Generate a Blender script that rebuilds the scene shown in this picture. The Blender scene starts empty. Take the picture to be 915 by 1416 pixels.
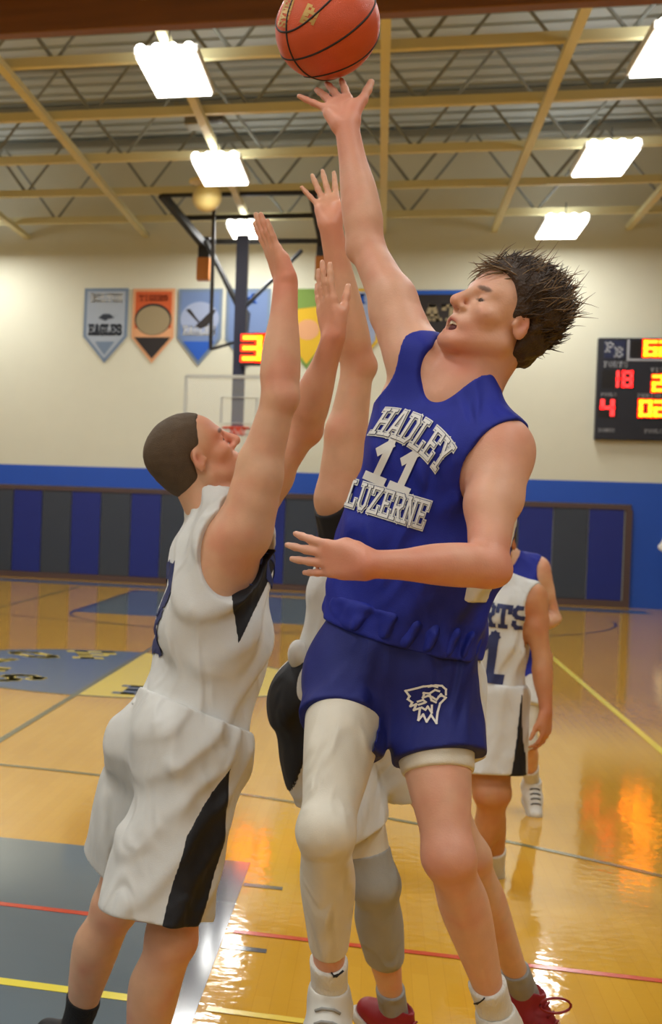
import bpy, math, random
import numpy as np
from mathutils import Vector, Matrix
from mathutils.bvhtree import BVHTree

# ------------------------------------------------------------------ camera, world, exposure
SC = bpy.context.scene
COL = SC.collection
random.seed(4)
rng = np.random.default_rng(4)

def V(*a): return np.array(a, float)
def nrm(v): return v / (np.linalg.norm(v) + 1e-12)
def cross(a, b): return np.cross(a, b)

# eye height 1.65 m, about a metre behind the near baseline; world Y runs down the court
CAM_RIGHT = V(0.9605, 0.2770, 0.0354); CAM_UP = V(-0.0373, 0.0018, 0.9993); CAM_FWD = V(-0.2757, 0.9609, -0.0120)
CAM_RIGHT = nrm(cross(CAM_FWD, CAM_UP)); CAM_UP = nrm(cross(CAM_RIGHT, CAM_FWD))
CAM_POS = V(0, 0, 1.65)
cd = bpy.data.cameras.new('camera')
cam = bpy.data.objects.new('camera', cd); COL.objects.link(cam)
M4 = Matrix.Identity(4)
for i in range(3):
    M4[i][0] = CAM_RIGHT[i]; M4[i][1] = CAM_UP[i]; M4[i][2] = -CAM_FWD[i]; M4[i][3] = CAM_POS[i]
cam.matrix_world = M4
cd.sensor_fit = 'VERTICAL'; cd.sensor_height = 24.0; cd.sensor_width = 24.0 * 915 / 1416
cd.lens = 2000.0 / 1416 * 24.0
cd.shift_x = (457.5 + 50.0) / 1416; cd.shift_y = 0.0       # the picture is the right part of a wider frame
cd.clip_start = 0.05; cd.clip_end = 200
cd.dof.use_dof = True; cd.dof.focus_distance = 3.05; cd.dof.aperture_fstop = 4.6
SC.camera = cam

w = bpy.data.worlds.new('world'); SC.world = w; w.use_nodes = True
w.node_tree.nodes['Background'].inputs[0].default_value = (0.9, 0.85, 0.75, 1)
w.node_tree.nodes['Background'].inputs[1].default_value = 0.15
SC.view_settings.view_transform = 'Standard'; SC.view_settings.look = 'None'
SC.view_settings.gamma = 1.0; SC.view_settings.use_curve_mapping = False
SC.view_settings.exposure = 0.0
LAMP_WATTS = 77.0

# ------------------------------------------------------------------ materials
def srgb(r, g, b):
    def f(c):
        c /= 255.0
        return c / 12.92 if c <= 0.04045 else ((c + 0.055) / 1.055) ** 2.4
    return (f(r), f(g), f(b), 1.0)

def mat(name, col, rough=0.6, metal=0.0, spec=0.5, noise=0.0, nscale=20.0, bump=0.0, bscale=60.0, sheen=0.0, sss=0.0, stretch=None, coat=0.0):
    m = bpy.data.materials.new(name); m.use_nodes = True
    nt = m.node_tree; b = nt.nodes['Principled BSDF']
    b.inputs['Base Color'].default_value = col; b.inputs['Roughness'].default_value = rough
    b.inputs['Metallic'].default_value = metal; b.inputs['Specular IOR Level'].default_value = spec
    b.inputs['Coat Weight'].default_value = coat
    if sheen: b.inputs['Sheen Weight'].default_value = sheen
    if sss:
        b.inputs['Subsurface Weight'].default_value = sss
        b.inputs['Subsurface Radius'].default_value = (0.012, 0.004, 0.002)
    tc = nt.nodes.new('ShaderNodeTexCoord')
    mp = nt.nodes.new('ShaderNodeMapping'); nt.links.new(tc.outputs['Object'], mp.inputs[0])
    if stretch: mp.inputs['Scale'].default_value = stretch
    if noise:
        n = nt.nodes.new('ShaderNodeTexNoise'); n.inputs['Scale'].default_value = nscale; n.inputs['Detail'].default_value = 4
        nt.links.new(mp.outputs[0], n.inputs['Vector'])
        mx = nt.nodes.new('ShaderNodeMix'); mx.data_type = 'RGBA'
        mx.inputs[6].default_value = tuple(c * (1 - noise) for c in col[:3]) + (1,)
        mx.inputs[7].default_value = tuple(min(1, c * (1 + noise)) for c in col[:3]) + (1,)
        nt.links.new(n.outputs[0], mx.inputs[0]); nt.links.new(mx.outputs[2], b.inputs['Base Color'])
    if bump:
        n2 = nt.nodes.new('ShaderNodeTexNoise'); n2.inputs['Scale'].default_value = bscale; n2.inputs['Detail'].default_value = 3
        nt.links.new(mp.outputs[0], n2.inputs['Vector'])
        bp = nt.nodes.new('ShaderNodeBump'); bp.inputs['Strength'].default_value = bump; bp.inputs['Distance'].default_value = 0.01
        nt.links.new(n2.outputs[0], bp.inputs['Height']); nt.links.new(bp.outputs[0], b.inputs['Normal'])
    return m

def emit(name, col, strength):
    m = bpy.data.materials.new(name); m.use_nodes = True
    nt = m.node_tree; b = nt.nodes['Principled BSDF']
    b.inputs['Base Color'].default_value = col
    b.inputs['Emission Color'].default_value = col; b.inputs['Emission Strength'].default_value = strength
    return m

def floor_mat():
    m = bpy.data.materials.new('maple_floor'); m.use_nodes = True
    nt = m.node_tree; b = nt.nodes['Principled BSDF']; L = nt.links.new
    tc = nt.nodes.new('ShaderNodeTexCoord')
    mp = nt.nodes.new('ShaderNodeMapping'); mp.inputs['Rotation'].default_value = (0, 0, math.pi / 2)
    L(tc.outputs['Object'], mp.inputs[0])
    br = nt.nodes.new('ShaderNodeTexBrick'); br.inputs['Scale'].default_value = 1.0
    br.inputs['Brick Width'].default_value = 0.9; br.inputs['Row Height'].default_value = 0.057
    br.inputs['Mortar Size'].default_value = 0.0008; br.inputs['Bias'].default_value = 0.0
    br.inputs['Color1'].default_value = srgb(202, 152, 46); br.inputs['Color2'].default_value = srgb(207, 158, 52)
    br.inputs['Mortar'].default_value = srgb(190, 138, 42)
    L(mp.outputs[0], br.inputs['Vector'])
    n = nt.nodes.new('ShaderNodeTexNoise'); n.inputs['Scale'].default_value = 0.5; n.inputs['Detail'].default_value = 3
    L(tc.outputs['Object'], n.inputs['Vector'])
    hs = nt.nodes.new('ShaderNodeMix'); hs.data_type = 'RGBA'; hs.blend_type = 'MULTIPLY'
    hs.inputs[0].default_value = 0.35
    rp = nt.nodes.new('ShaderNodeValToRGB'); rp.color_ramp.elements[0].color = (0.72, 0.6, 0.45, 1); rp.color_ramp.elements[1].color = (1, 1, 1, 1)
    rp.color_ramp.elements[0].position = 0.3; rp.color_ramp.elements[1].position = 0.7
    L(n.outputs[0], rp.inputs[0]); L(br.outputs[0], hs.inputs[6]); L(rp.outputs[0], hs.inputs[7])
    L(hs.outputs[2], b.inputs['Base Color'])
    b.inputs['Roughness'].default_value = 0.06; b.inputs['Specular IOR Level'].default_value = 0.24
    n2 = nt.nodes.new('ShaderNodeTexNoise'); n2.inputs['Scale'].default_value = 16; n2.inputs['Detail'].default_value = 2
    L(tc.outputs['Object'], n2.inputs['Vector'])
    bp = nt.nodes.new('ShaderNodeBump'); bp.inputs['Strength'].default_value = 0.09; bp.inputs['Distance'].default_value = 0.01
    L(n2.outputs[0], bp.inputs['Height']); L(bp.outputs[0], b.inputs['Normal'])
    return m

# ------------------------------------------------------------------ object helpers
def tag(o, label=None, cat=None, group=None, kind=None):
    if label: o['label'] = label
    if cat: o['category'] = cat
    if group: o['group'] = group
    if kind: o['kind'] = kind
    return o

def empty(name, loc):
    o = bpy.data.objects.new(name, None); COL.objects.link(o); o.location = loc
    o.empty_display_size = 0.1
    return o

def raw(name, verts, faces, m, parent=None, base=None, smooth=False):
    """one mesh object; verts are world coordinates, the origin goes to base"""
    if base is None:
        base = V(*parent.matrix_world.translation) if False else (parent_base[parent.name] if parent is not None and parent.name in parent_base else V(0, 0, 0))
    v = np.asarray(verts, float) - base
    me = bpy.data.meshes.new(name)
    me.from_pydata([tuple(p) for p in v], [], [tuple(f) for f in faces])
    if smooth: me.polygons.foreach_set('use_smooth', [True] * len(me.polygons))
    me.materials.append(m); me.update()
    o = bpy.data.objects.new(name, me); COL.objects.link(o)
    if parent is not None: o.parent = parent
    else: o.location = base
    parent_base[o.name] = V(*base)
    return o
parent_base = {}

def group_root(name, loc, label, cat, group=None):
    o = empty(name, loc); parent_base[o.name] = V(*loc)
    return tag(o, label, cat, group)

class MB:
    """collects simple solids in world coordinates"""
    def __init__(s): s.v = []; s.f = []
    def box(s, lo, hi, bev=0.0):
        x0, y0, z0 = lo; x1, y1, z1 = hi; n = len(s.v)
        s.v += [(x0, y0, z0), (x1, y0, z0), (x1, y1, z0), (x0, y1, z0), (x0, y0, z1), (x1, y0, z1), (x1, y1, z1), (x0, y1, z1)]
        s.f += [(n, n+3, n+2, n+1), (n+4, n+5, n+6, n+7), (n, n+1, n+5, n+4), (n+1, n+2, n+6, n+5), (n+2, n+3, n+7, n+6), (n+3, n, n+4, n+7)]
        return s
    def bar(s, a, b, w, t=None, n=4):
        a = V(*a); b = V(*b); t = w if t is None else t
        d = nrm(b - a); ref = V(0, 0, 1) if abs(d[2]) < 0.9 else V(0, 1, 0)
        u = nrm(cross(d, ref)); q = cross(u, d); k = len(s.v)
        for p in (a, b):
            for i in range(n):
                an = 2 * math.pi * (i + 0.5) / n
                c = 1.41421 if n == 4 else 1.0
                s.v.append(tuple(p + u * math.cos(an) * w * 0.5 * c + q * math.sin(an) * t * 0.5 * c))
        for i in range(n):
            j = (i + 1) % n
            s.f.append((k + i, k + n + i, k + n + j, k + j))
        s.f.append(tuple(k + i for i in range(n))); s.f.append(tuple(k + n + i for i in reversed(range(n))))
        return s
    def tube(s, pts, r, n=8):
        pts = [V(*p) for p in pts]; k0 = len(s.v); N = len(pts)
        rr = r if hasattr(r, '__len__') else [r] * N
        for i, p in enumerate(pts):
            d = nrm(pts[min(i+1, N-1)] - pts[max(i-1, 0)]); ref = V(0, 0, 1) if abs(d[2]) < 0.9 else V(0, 1, 0)
            u = nrm(cross(d, ref)); q = cross(u, d)
            for j in range(n):
                a = 2 * math.pi * j / n
                s.v.append(tuple(p + (u * math.cos(a) + q * math.sin(a)) * rr[i]))
        for i in range(N - 1):
            for j in range(n):
                j2 = (j + 1) % n
                s.f.append((k0 + i*n + j, k0 + (i+1)*n + j, k0 + (i+1)*n + j2, k0 + i*n + j2))
        s.f.append(tuple(k0 + j for j in range(n))); s.f.append(tuple(k0 + (N-1)*n + j for j in reversed(range(n))))
        return s
    def ball(s, c, r, nu=16, nv=10):
        c = V(*c); r = r if hasattr(r, '__len__') else (r, r, r); k = len(s.v)
        for i in range(nv + 1):
            th = math.pi * i / nv
            for j in range(nu):
                ph = 2 * math.pi * j / nu
                s.v.append((c[0] + r[0]*math.sin(th)*math.cos(ph), c[1] + r[1]*math.sin(th)*math.sin(ph), c[2] + r[2]*math.cos(th)))
        for i in range(nv):
            for j in range(nu):
                j2 = (j + 1) % nu
                s.f.append((k + i*nu + j, k + (i+1)*nu + j, k + (i+1)*nu + j2, k + i*nu + j2))
        return s
    def poly(s, pts, depth):
        """polygon prism; depth is a vector"""
        n = len(pts); k = len(s.v); d = V(*depth)
        s.v += [tuple(V(*p)) for p in pts] + [tuple(V(*p) + d) for p in pts]
        s.f.append(tuple(range(k, k + n))); s.f.append(tuple(reversed(range(k + n, k + 2*n))))
        for i in range(n):
            j = (i + 1) % n
            s.f.append((k + i, k + n + i, k + n + j, k + j))
        return s
    def build(s, name, m, parent=None, base=None, smooth=False, bevel=0.0):
        o = raw(name, s.v, s.f, m, parent, base, smooth)
        import bmesh
        bm = bmesh.new(); bm.from_mesh(o.data); bmesh.ops.recalc_face_normals(bm, faces=bm.faces)
        if bevel:
            bmesh.ops.bevel(bm, geom=[e for e in bm.edges if e.calc_face_angle(0) > 0.5], offset=bevel, segments=2, affect='EDGES', profile=0.6)
        bm.to_mesh(o.data); bm.free()
        return o

# stroke lettering: polylines on a 0.7 x 1 cell, varsity style with slab serifs
GL = {
 'H': [[(.12,0),(.12,1)],[(.58,0),(.58,1)],[(.12,.5),(.58,.5)],[(0,0),(.24,0)],[(.46,0),(.7,0)],[(0,1),(.24,1)],[(.46,1),(.7,1)]],
 'A': [[(.1,0),(.29,1),(.41,1),(.6,0)],[(.18,.33),(.52,.33)],[(0,0),(.22,0)],[(.48,0),(.7,0)]],
 'D': [[(.12,0),(.12,1)],[(0,0),(.45,0),(.6,.2),(.6,.8),(.45,1),(0,1)]],
 'L': [[(.14,0),(.14,1)],[(0,1),(.3,1)],[(0,0),(.62,0),(.62,.26)]],
 'E': [[(.14,0),(.14,1)],[(0,0),(.62,0),(.62,.22)],[(0,1),(.62,1),(.62,.78)],[(.14,.5),(.45,.5)]],
 'Y': [[(.1,1),(.35,.5),(.6,1)],[(.35,.5),(.35,0)],[(0,1),(.22,1)],[(.48,1),(.7,1)],[(.22,0),(.48,0)]],
 'U': [[(.12,1),(.12,.18),(.25,0),(.45,0),(.58,.18),(.58,1)],[(0,1),(.24,1)],[(.46,1),(.7,1)]],
 'Z': [[(.06,.78),(.06,1),(.62,1),(.06,0),(.64,0),(.64,.22)]],
 'R': [[(.12,0),(.12,1)],[(0,1),(.46,1),(.6,.88),(.6,.6),(.46,.48),(.12,.48)],[(.36,.48),(.6,0)],[(0,0),(.24,0)],[(.5,0),(.7,0)]],
 'N': [[(.12,0),(.12,1),(.58,0),(.58,1)],[(0,0),(.24,0)],[(0,1),(.2,1)],[(.46,1),(.7,1)]],
 '1': [[(.38,0),(.38,1),(.14,.76)],[(.1,0),(.64,0)]],
 '3': [[(.06,.78),(.06,.86),(.2,1),(.5,1),(.62,.86),(.62,.64),(.5,.52),(.3,.52)],[(.5,.52),(.62,.4),(.62,.14),(.5,0),(.2,0),(.06,.14),(.06,.24)]],
 'F': [[(.14,0),(.14,1)],[(0,1),(.62,1),(.62,.78)],[(.14,.5),(.45,.5)],[(0,0),(.3,0)]],
 'O': [[(.1,.2),(.1,.8),(.24,1),(.46,1),(.6,.8),(.6,.2),(.46,0),(.24,0),(.1,.2)]],
 'T': [[(.35,0),(.35,1)],[(.02,.76),(.02,1),(.68,1),(.68,.76)],[(.2,0),(.5,0)]],
 'S': [[(.62,.76),(.62,.84),(.5,1),(.2,1),(.08,.86),(.08,.66),(.2,.54),(.5,.48),(.62,.34),(.62,.14),(.5,0),(.2,0),(.08,.14),(.08,.24)]],
 'B': [[(.12,0),(.12,1)],[(0,1),(.45,1),(.58,.88),(.58,.62),(.45,.52),(.12,.52)],[(.45,.52),(.62,.4),(.62,.12),(.48,0),(0,0)]],
 'G': [[(.62,.76),(.62,.86),(.5,1),(.22,1),(.08,.8),(.08,.2),(.22,0),(.5,0),(.62,.14),(.62,.42),(.4,.42)]],
 'I': [[(.35,0),(.35,1)],[(.18,0),(.52,0)],[(.18,1),(.52,1)]],
 'P': [[(.12,0),(.12,1)],[(0,1),(.46,1),(.6,.88),(.6,.6),(.46,.48),(.12,.48)],[(0,0),(.28,0)]],
 'V': [[(.1,1),(.35,0),(.6,1)],[(0,1),(.22,1)],[(.48,1),(.7,1)]],
 'M': [[(.08,0),(.08,1),(.35,.4),(.62,1),(.62,0)],[(0,0),(.18,0)],[(.52,0),(.7,0)]],
 'C': [[(.62,.76),(.62,.86),(.5,1),(.22,1),(.08,.8),(.08,.2),(.22,0),(.5,0),(.62,.14),(.62,.24)]],
 'K': [[(.12,0),(.12,1)],[(.6,1),(.14,.42)],[(.26,.55),(.6,0)],[(0,0),(.24,0)],[(.48,0),(.7,0)],[(0,1),(.24,1)],[(.48,1),(.7,1)]],
 '-': [[(.12,.45),(.58,.45)]], ' ': [],
}
SEG = {'0': 'abcdef', '1': 'bc', '2': 'abged', '3': 'abgcd', '4': 'fgbc', '5': 'afgcd', '6': 'afgedc', '7': 'abc', '8': 'abcdefg', '9': 'abcdfg'}
SEGL = {'a': ((0, 1), (.55, 1)), 'b': ((.55, 1), (.55, .5)), 'c': ((.55, .5), (.55, 0)), 'd': ((0, 0), (.55, 0)), 'e': ((0, .5), (0, 0)), 'f': ((0, 1), (0, .5)), 'g': ((0, .5), (.55, .5))}

def strokes_quads(lines, t, step=0.12, cap=0.5):
    """2-D quads (4 points each) covering the polylines with width t"""
    out = []
    for ln in lines:
        for a, b in zip(ln[:-1], ln[1:]):
            a = np.array(a, float); b = np.array(b, float); d = b - a; L = np.linalg.norm(d)
            if L < 1e-6: continue
            d /= L; q = np.array([-d[1], d[0]]) * t * 0.5
            a2 = a - d * t * cap; b2 = b + d * t * cap
            n = max(1, int(math.ceil(np.linalg.norm(b2 - a2) / step)))
            for i in range(n):
                p = a2 + (b2 - a2) * i / n; r = a2 + (b2 - a2) * (i + 1) / n
                out.append((p - q, r - q, r + q, p + q))
    return out

def word_lines(text, gap=0.16, seg=False):
    out = []; x = 0
    for ch in text:
        if seg: ls = [SEGL[s] for s in SEG.get(ch, '')]; wd = 0.55
        else: ls = GL[ch]; wd = 0.7
        out += [[(px + x, py) for px, py in l] for l in ls]
        x += wd + gap
    return out, x - gap

def flat_word(name, text, m, parent, origin, u, v, height, t=0.16, width=None, seg=False, n=None, gap=0.16, thick=0.004):
    """flat lettering on a plane: origin is the lower left corner, u and v are unit axes"""
    ls, wd = word_lines(text, gap, seg)
    sx = (width / wd) if width else height
    u = V(*u); v = V(*v); nn = nrm(cross(u, v)); o = V(*origin)
    vs = []; fs = []
    for q in strokes_quads(ls, t, 9.0):
        k = len(vs)
        for p in q: vs.append(o + u * p[0] * sx + v * p[1] * height + nn * thick)
        for p in q: vs.append(o + u * p[0] * sx + v * p[1] * height)
        fs += [(k, k+1, k+2, k+3), (k+7, k+6, k+5, k+4)] + [(k+i, k+4+i, k+4+(i+1) % 4, k+(i+1) % 4) for i in range(4)]
    return raw(name, vs, fs, m, parent)

# ------------------------------------------------------------------ the gym shell
WALL_Y = 29.0; XL = -13.2; XR = 8.4; YB = -10.0; TOP = 8.7
CX = -2.40                                   # lengthwise axis of the court
m_cream = mat('cream_wall_paint', srgb(220, 218, 196), 0.75, noise=0.03, nscale=3)
m_tan = mat('tan_low_bounce_paint', srgb(150, 142, 124), 0.8)  # unseen side and near walls, toned darker to cut bounced light
m_blue = mat('blue_wall_paint', srgb(30, 84, 190), 0.5, noise=0.04, nscale=4)
m_padblue = mat('blue_vinyl_pad', srgb(22, 40, 128), 0.5, noise=0.06, nscale=6)
m_padgrey = mat('charcoal_vinyl_pad', srgb(56, 64, 76), 0.5, noise=0.06, nscale=6)
m_brown = mat('dark_brown_trim', srgb(86, 66, 62), 0.6)
m_deck = mat('roof_deck_paint', srgb(176, 184, 182), 0.8, noise=0.06, nscale=2)
m_joist = mat('cream_steel_paint', srgb(216, 206, 156), 0.6, noise=0.04, nscale=3)
m_web = mat('web_steel_paint', srgb(140, 142, 132), 0.65)
m_beam = mat('brown_stained_beam', srgb(122, 74, 34), 0.5, noise=0.3, nscale=3, stretch=(0.3, 4, 4))
m_floor = floor_mat()
m_key = mat('slate_floor_paint', srgb(98, 110, 118), 0.08, spec=0.3, noise=0.05, nscale=3)
m_keyedge = mat('dark_slate_floor_paint', srgb(82, 84, 92), 0.09, spec=0.3)
m_line_y = mat('yellow_floor_paint', srgb(232, 214, 70), 0.18)
m_line_r = mat('red_floor_paint', srgb(196, 58, 24), 0.18)
m_line_d = mat('grey_green_floor_paint', srgb(104, 100, 62), 0.18)
m_seal = mat('pale_yellow_floor_paint', srgb(224, 196, 72), 0.18)
m_border = mat('blue_floor_paint', srgb(70, 92, 120), 0.18)

def struct(o): o['kind'] = 'structure'; return o
fl = struct(MB().box((XL, YB, -0.2), (XR, WALL_Y, 0)).build('floor', m_floor))
wf = struct(MB().box((XL, WALL_Y, 0), (XR, WALL_Y + 0.2, TOP)).build('wall_far', m_cream))
struct(MB().box((XL - 0.2, YB, 0), (XL, WALL_Y, TOP)).build('wall_left', m_tan))
struct(MB().box((XR, YB, 0), (XR + 0.2, WALL_Y, TOP)).build('wall_right', m_tan))
struct(MB().box((XL, YB - 0.2, 0), (XR, YB, TOP)).build('wall_near', m_tan))
ce = struct(MB().box((XL, YB, TOP), (XR, WALL_Y, TOP + 0.2)).build('ceiling', m_deck))

# blue band over the pads, running down to the floor beyond them
bw = MB(); bw.box((XL, WALL_Y - 0.012, 1.9), (4.46, WALL_Y - 0.001, 2.31)); bw.box((4.46, WALL_Y - 0.012, 0), (XR, WALL_Y - 0.001, 2.31))
bw.build('painted_band', m_blue, wf)
pad_blue = MB().box((-0.298, -0.05, 0), (0.298, 0, 1.68)).build('wall_pad', m_padblue, wf, V(0, 0, 0), bevel=0.012)
pad_grey = MB().box((-0.298, -0.05, 0), (0.298, 0, 1.68)).build('wall_pad', m_padgrey, wf, V(0, 0, 0), bevel=0.012)
used = {0: False, 1: False}
for k in range(-8, 19):
    x = -7.25 + 0.61 * k + 0.305
    src = pad_blue if k % 2 == 0 else pad_grey
    o = src
    if used[k % 2]: o = src.copy(); COL.objects.link(o); o.parent = wf
    used[k % 2] = True
    o.location = (x, WALL_Y - 0.013, 0.12)
t = struct(MB().box((XL, WALL_Y - 0.075, 1.80), (4.45, WALL_Y - 0.013, 1.89)).box((4.36, WALL_Y - 0.075, 0.0), (4.47, WALL_Y - 0.013, 1.80)).build('trim_1', m_brown))
struct(MB().box((XL, WALL_Y - 0.08, 0), (4.36, WALL_Y - 0.013, 0.12)).build('baseboard_far', m_brown))

# floor paint
def paint(name, pts, m, z=0.0012, h=0.0008):
    return MB().poly([(x, y, z - h) for x, y in pts], (0, 0, h)).build(name, m, fl)
def rect(name, x0, x1, y0, y1, m, z=0.0012): return paint(name, [(x0, y0), (x1, y0), (x1, y1), (x0, y1)], m, z)
def arc(name, cx, cy, r, a0, a1, wd, m, n=64, z=0.0024):
    mb = MB(); k = 0
    for i in range(n + 1):
        a = math.radians(a0 + (a1 - a0) * i / n)
        mb.v += [(cx + (r - wd/2) * math.cos(a), cy + (r - wd/2) * math.sin(a), z), (cx + (r + wd/2) * math.cos(a), cy + (r + wd/2) * math.sin(a), z)]
    for i in range(n): mb.f.append((2*i, 2*i + 1, 2*i + 3, 2*i + 2))
    return mb.build(name, m, fl)
def key(y_base, y_ft, sgn):
    rect('painted_lane', CX - 1.83, CX + 1.83, min(y_base, y_ft), max(y_base, y_ft), m_key)
    for x in (CX - 1.83, CX + 1.83): rect('lane_line', x - 0.06, x + 0.06, min(y_base, y_ft), max(y_base, y_ft), m_keyedge, 0.002)
key(0.98, 6.77, 1); key(26.6, 20.7, -1)
for s in (-1, 1):
    for y in (5.45, 6.37, 4.55):
        rect('lane_mark', CX + s * 1.895, CX + s * 2.06, y - 0.025, y + 0.025, m_keyedge, 0.002) if s > 0 else rect('lane_mark', CX - 2.06, CX - 1.895, y - 0.025, y + 0.025, m_keyedge, 0.002)
arc('three_point_line', CX, 2.58, 6.02, 0, 180, 0.05, m_line_d)
arc('three_point_line', CX, 25.0, 6.02, 180, 360, 0.05, m_keyedge)
arc('free_throw_circle', CX, 20.7, 1.83, 180, 360, 0.05, m_keyedge)
rect('cross_court_line', -6.9, CX + 1.77, 5.635, 5.685, m_line_r, 0.003)
rect('cross_court_line', CX + 1.92, 2.0, 5.63, 5.675, m_line_r, 0.003)
rect('volleyball_line', -6.9, CX + 1.77, 4.725, 4.79, m_line_y, 0.003)
rect('volleyball_line', CX + 1.92, 1.99, 4.73, 4.775, m_seal, 0.003)
rect('volleyball_line', 1.965, 2.02, 4.7, 23, m_line_y, 0.003)
rect('court_line', CX - 0.025, CX + 0.025, 8.6, 20.7, m_line_d, 0.003)
rect('court_line', -5.37, -5.31, 18, 26.6, m_line_d, 0.003)
rect('boundary_strip', XL, 4.6, 27.2, 28.2, m_border)
# centre seal, one half slate and one half yellow, with block lettering
def half(name, a0, a1, m, r=1.86):
    paint(name, [(CX + r * math.cos(math.radians(a0 + (a1 - a0) * i / 32)), 13.8 + r * math.sin(math.radians(a0 + (a1 - a0) * i / 32))) for i in range(33)], m, 0.002)
half('centre_seal_half', 90, 270, m_border); half('centre_seal_half', -90, 90, m_seal)
arc('centre_circle', CX, 13.8, 1.86, 0, 360, 0.05, m_line_d)
def floor_word(text, cx, cy, ang, h, m):
    u = (math.cos(ang), math.sin(ang), 0); v = (-math.sin(ang), math.cos(ang), 0)
    ls, wd = word_lines(text)
    o = V(cx, cy, 0.0035) - V(*u) * wd * h * 0.5 - V(*v) * h * 0.5
    flat_word('seal_lettering', text, m, fl, o, u, v, h, 0.24, thick=0.0008)
floor_word('F', CX - 0.42, 15.1, 0.3, 0.6, m_seal); floor_word('O', CX - 1.02, 14.75, 0.9, 0.5, m_seal); floor_word('R', CX - 1.4, 14.1, 1.3, 0.5, m_seal)
floor_word('T', CX - 1.3, 13.3, 1.6, 0.6, m_seal); floor_word('S', CX - 0.75, 12.75, 2.4, 0.5, m_seal)
floor_word('F', CX + 0.5, 12.5, 0, 0.5, m_border); floor_word('E', CX + 1.2, 13.6, 0, 0.5, m_border)

# ceiling steel: purlin trusses across, runners lengthwise
TRUSS = {27.8: 'cream bar truss with zigzag webs closest to the cream end wall', 25.3: 'cream bar truss with zigzag webs, second from the cream end wall', 22.8: 'cream bar truss with zigzag webs, third from the cream end wall',
         20.2: 'cream bar truss with zigzag webs, second behind the brown beam', 17.7: 'cream bar truss with zigzag webs, first behind the brown beam'}
for y in (-8.0, -5.45, -2.9, -0.35, 2.2, 4.75, 7.3, 9.85, 12.4, 14.95, 17.7, 20.2, 22.8, 25.3, 27.8):
    rt = group_root('ceiling_truss', (XL, y, 7.05), TRUSS.get(y, 'cream steel bar truss with zigzag webs on the camera side of the brown beam'), 'truss', 'cream bar trusses under the roof deck')
    MB().box((XL, y - 0.06, 7.03), (XR, y + 0.06, 7.15)).build('bottom_chord', m_joist, rt)
    MB().box((XL, y - 0.07, 8.5), (XR, y + 0.07, 8.62)).build('top_chord', m_web, rt)
    mb = MB(); x = XL + 0.3; k = 0
    while x < XR - 1.3:
        a, b = ((7.1, 8.55) if k % 2 == 0 else (8.55, 7.1)); mb.bar((x, y, a), (x + 1.1, y, b), 0.05, n=6); x += 1.1; k += 1
    mb.build('web', m_web, rt)
RUN = {-7.15: 'cream lengthwise ceiling runner beyond the ash grey banner', -4.71: 'cream lengthwise ceiling runner in line with the orange banner', -2.57: 'cream lengthwise ceiling runner in line with the navy basket mast',
       -0.13: 'cream lengthwise ceiling runner behind the shooter\'s raised arm', 1.88: 'cream lengthwise ceiling runner between the black banner and the scoreboard'}
for x in (-11.9, -9.5, -7.15, -4.71, -2.57, -0.13, 1.88, 4.2, 6.5):
    tag(MB().box((x - 0.055, YB + 0.1, 6.94), (x + 0.055, WALL_Y - 0.05, 7.03)).build('ceiling_runner', m_joist, base=V(x, 13, 6.94)),
        RUN.get(x, 'cream lengthwise runner under the trusses near a side wall'), 'beam', 'cream lengthwise runners')
# corrugated deck ribs
mb = MB()
for i in range(73):
    y = YB + 0.3 + i * 0.53
    mb.box((XL, y, TOP - 0.05), (XR, y + 0.18, TOP))
mb.build('deck_rib', m_deck, ce)
tag(MB().box((XL, 15.2, 6.66), (XR, 15.42, 7.9)).build('divider_beam', m_beam, base=V(CX, 15.5, 6.55), bevel=0.02), 'deep dark brown wooden beam spanning the gym under the ceiling', 'beam')

# high bay fixtures
m_housing = mat('white_enamel', srgb(225, 225, 220), 0.4)
m_lit = emit('lit_diffuser', (1.0, 0.97, 0.88, 1), 9.0)
m_tube = emit('lit_tube', (1.0, 0.98, 0.92, 1), 12.0)
m_cable = mat('dark_cable', srgb(70, 68, 62), 0.6)
def fixture():
    r = group_root('high_bay_light', (0, 0, 0), 'white rectangular high-bay light hanging lit from the ceiling trusses', 'ceiling light', 'lit high-bay lights')
    b = MB(); b.box((-0.36, -0.85, 0.06), (0.36, 0.85, 0.16)); b.build('housing', m_housing, r, bevel=0.01)
    MB().box((-0.33, -0.8, 0.03), (0.33, 0.8, 0.06)).build('diffuser', m_lit, r)
    for i in range(4):
        x = -0.27 + 0.18 * i
        MB().tube([(x, -0.95, 0.1), (x, -0.86, 0.1)], 0.055, 10).build('lamp_end', m_tube, r)
    for y in (-0.6, 0.6): MB().bar((0, y, 0.16), (0, y, 0.40), 0.02, n=6).build('hanger', m_cable, r)
    return r
LITES = {(-2.5, 27.3): 'lit white high-bay light behind the black basket frame by the end wall', (-2.5, 22.2): 'lit white high-bay light beside the cream dome', (-2.5, 17.1): 'lit white high-bay light behind the brown beam, in line with the basket',
         (2.88, 27.3): 'lit white high-bay light by the end wall on the scoreboard side', (2.88, 22.2): 'lit white high-bay light, middle one of the scoreboard-side row', (2.88, 17.1): 'lit white high-bay light behind the brown beam on the scoreboard side'}
f0 = fixture(); first = True
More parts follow.
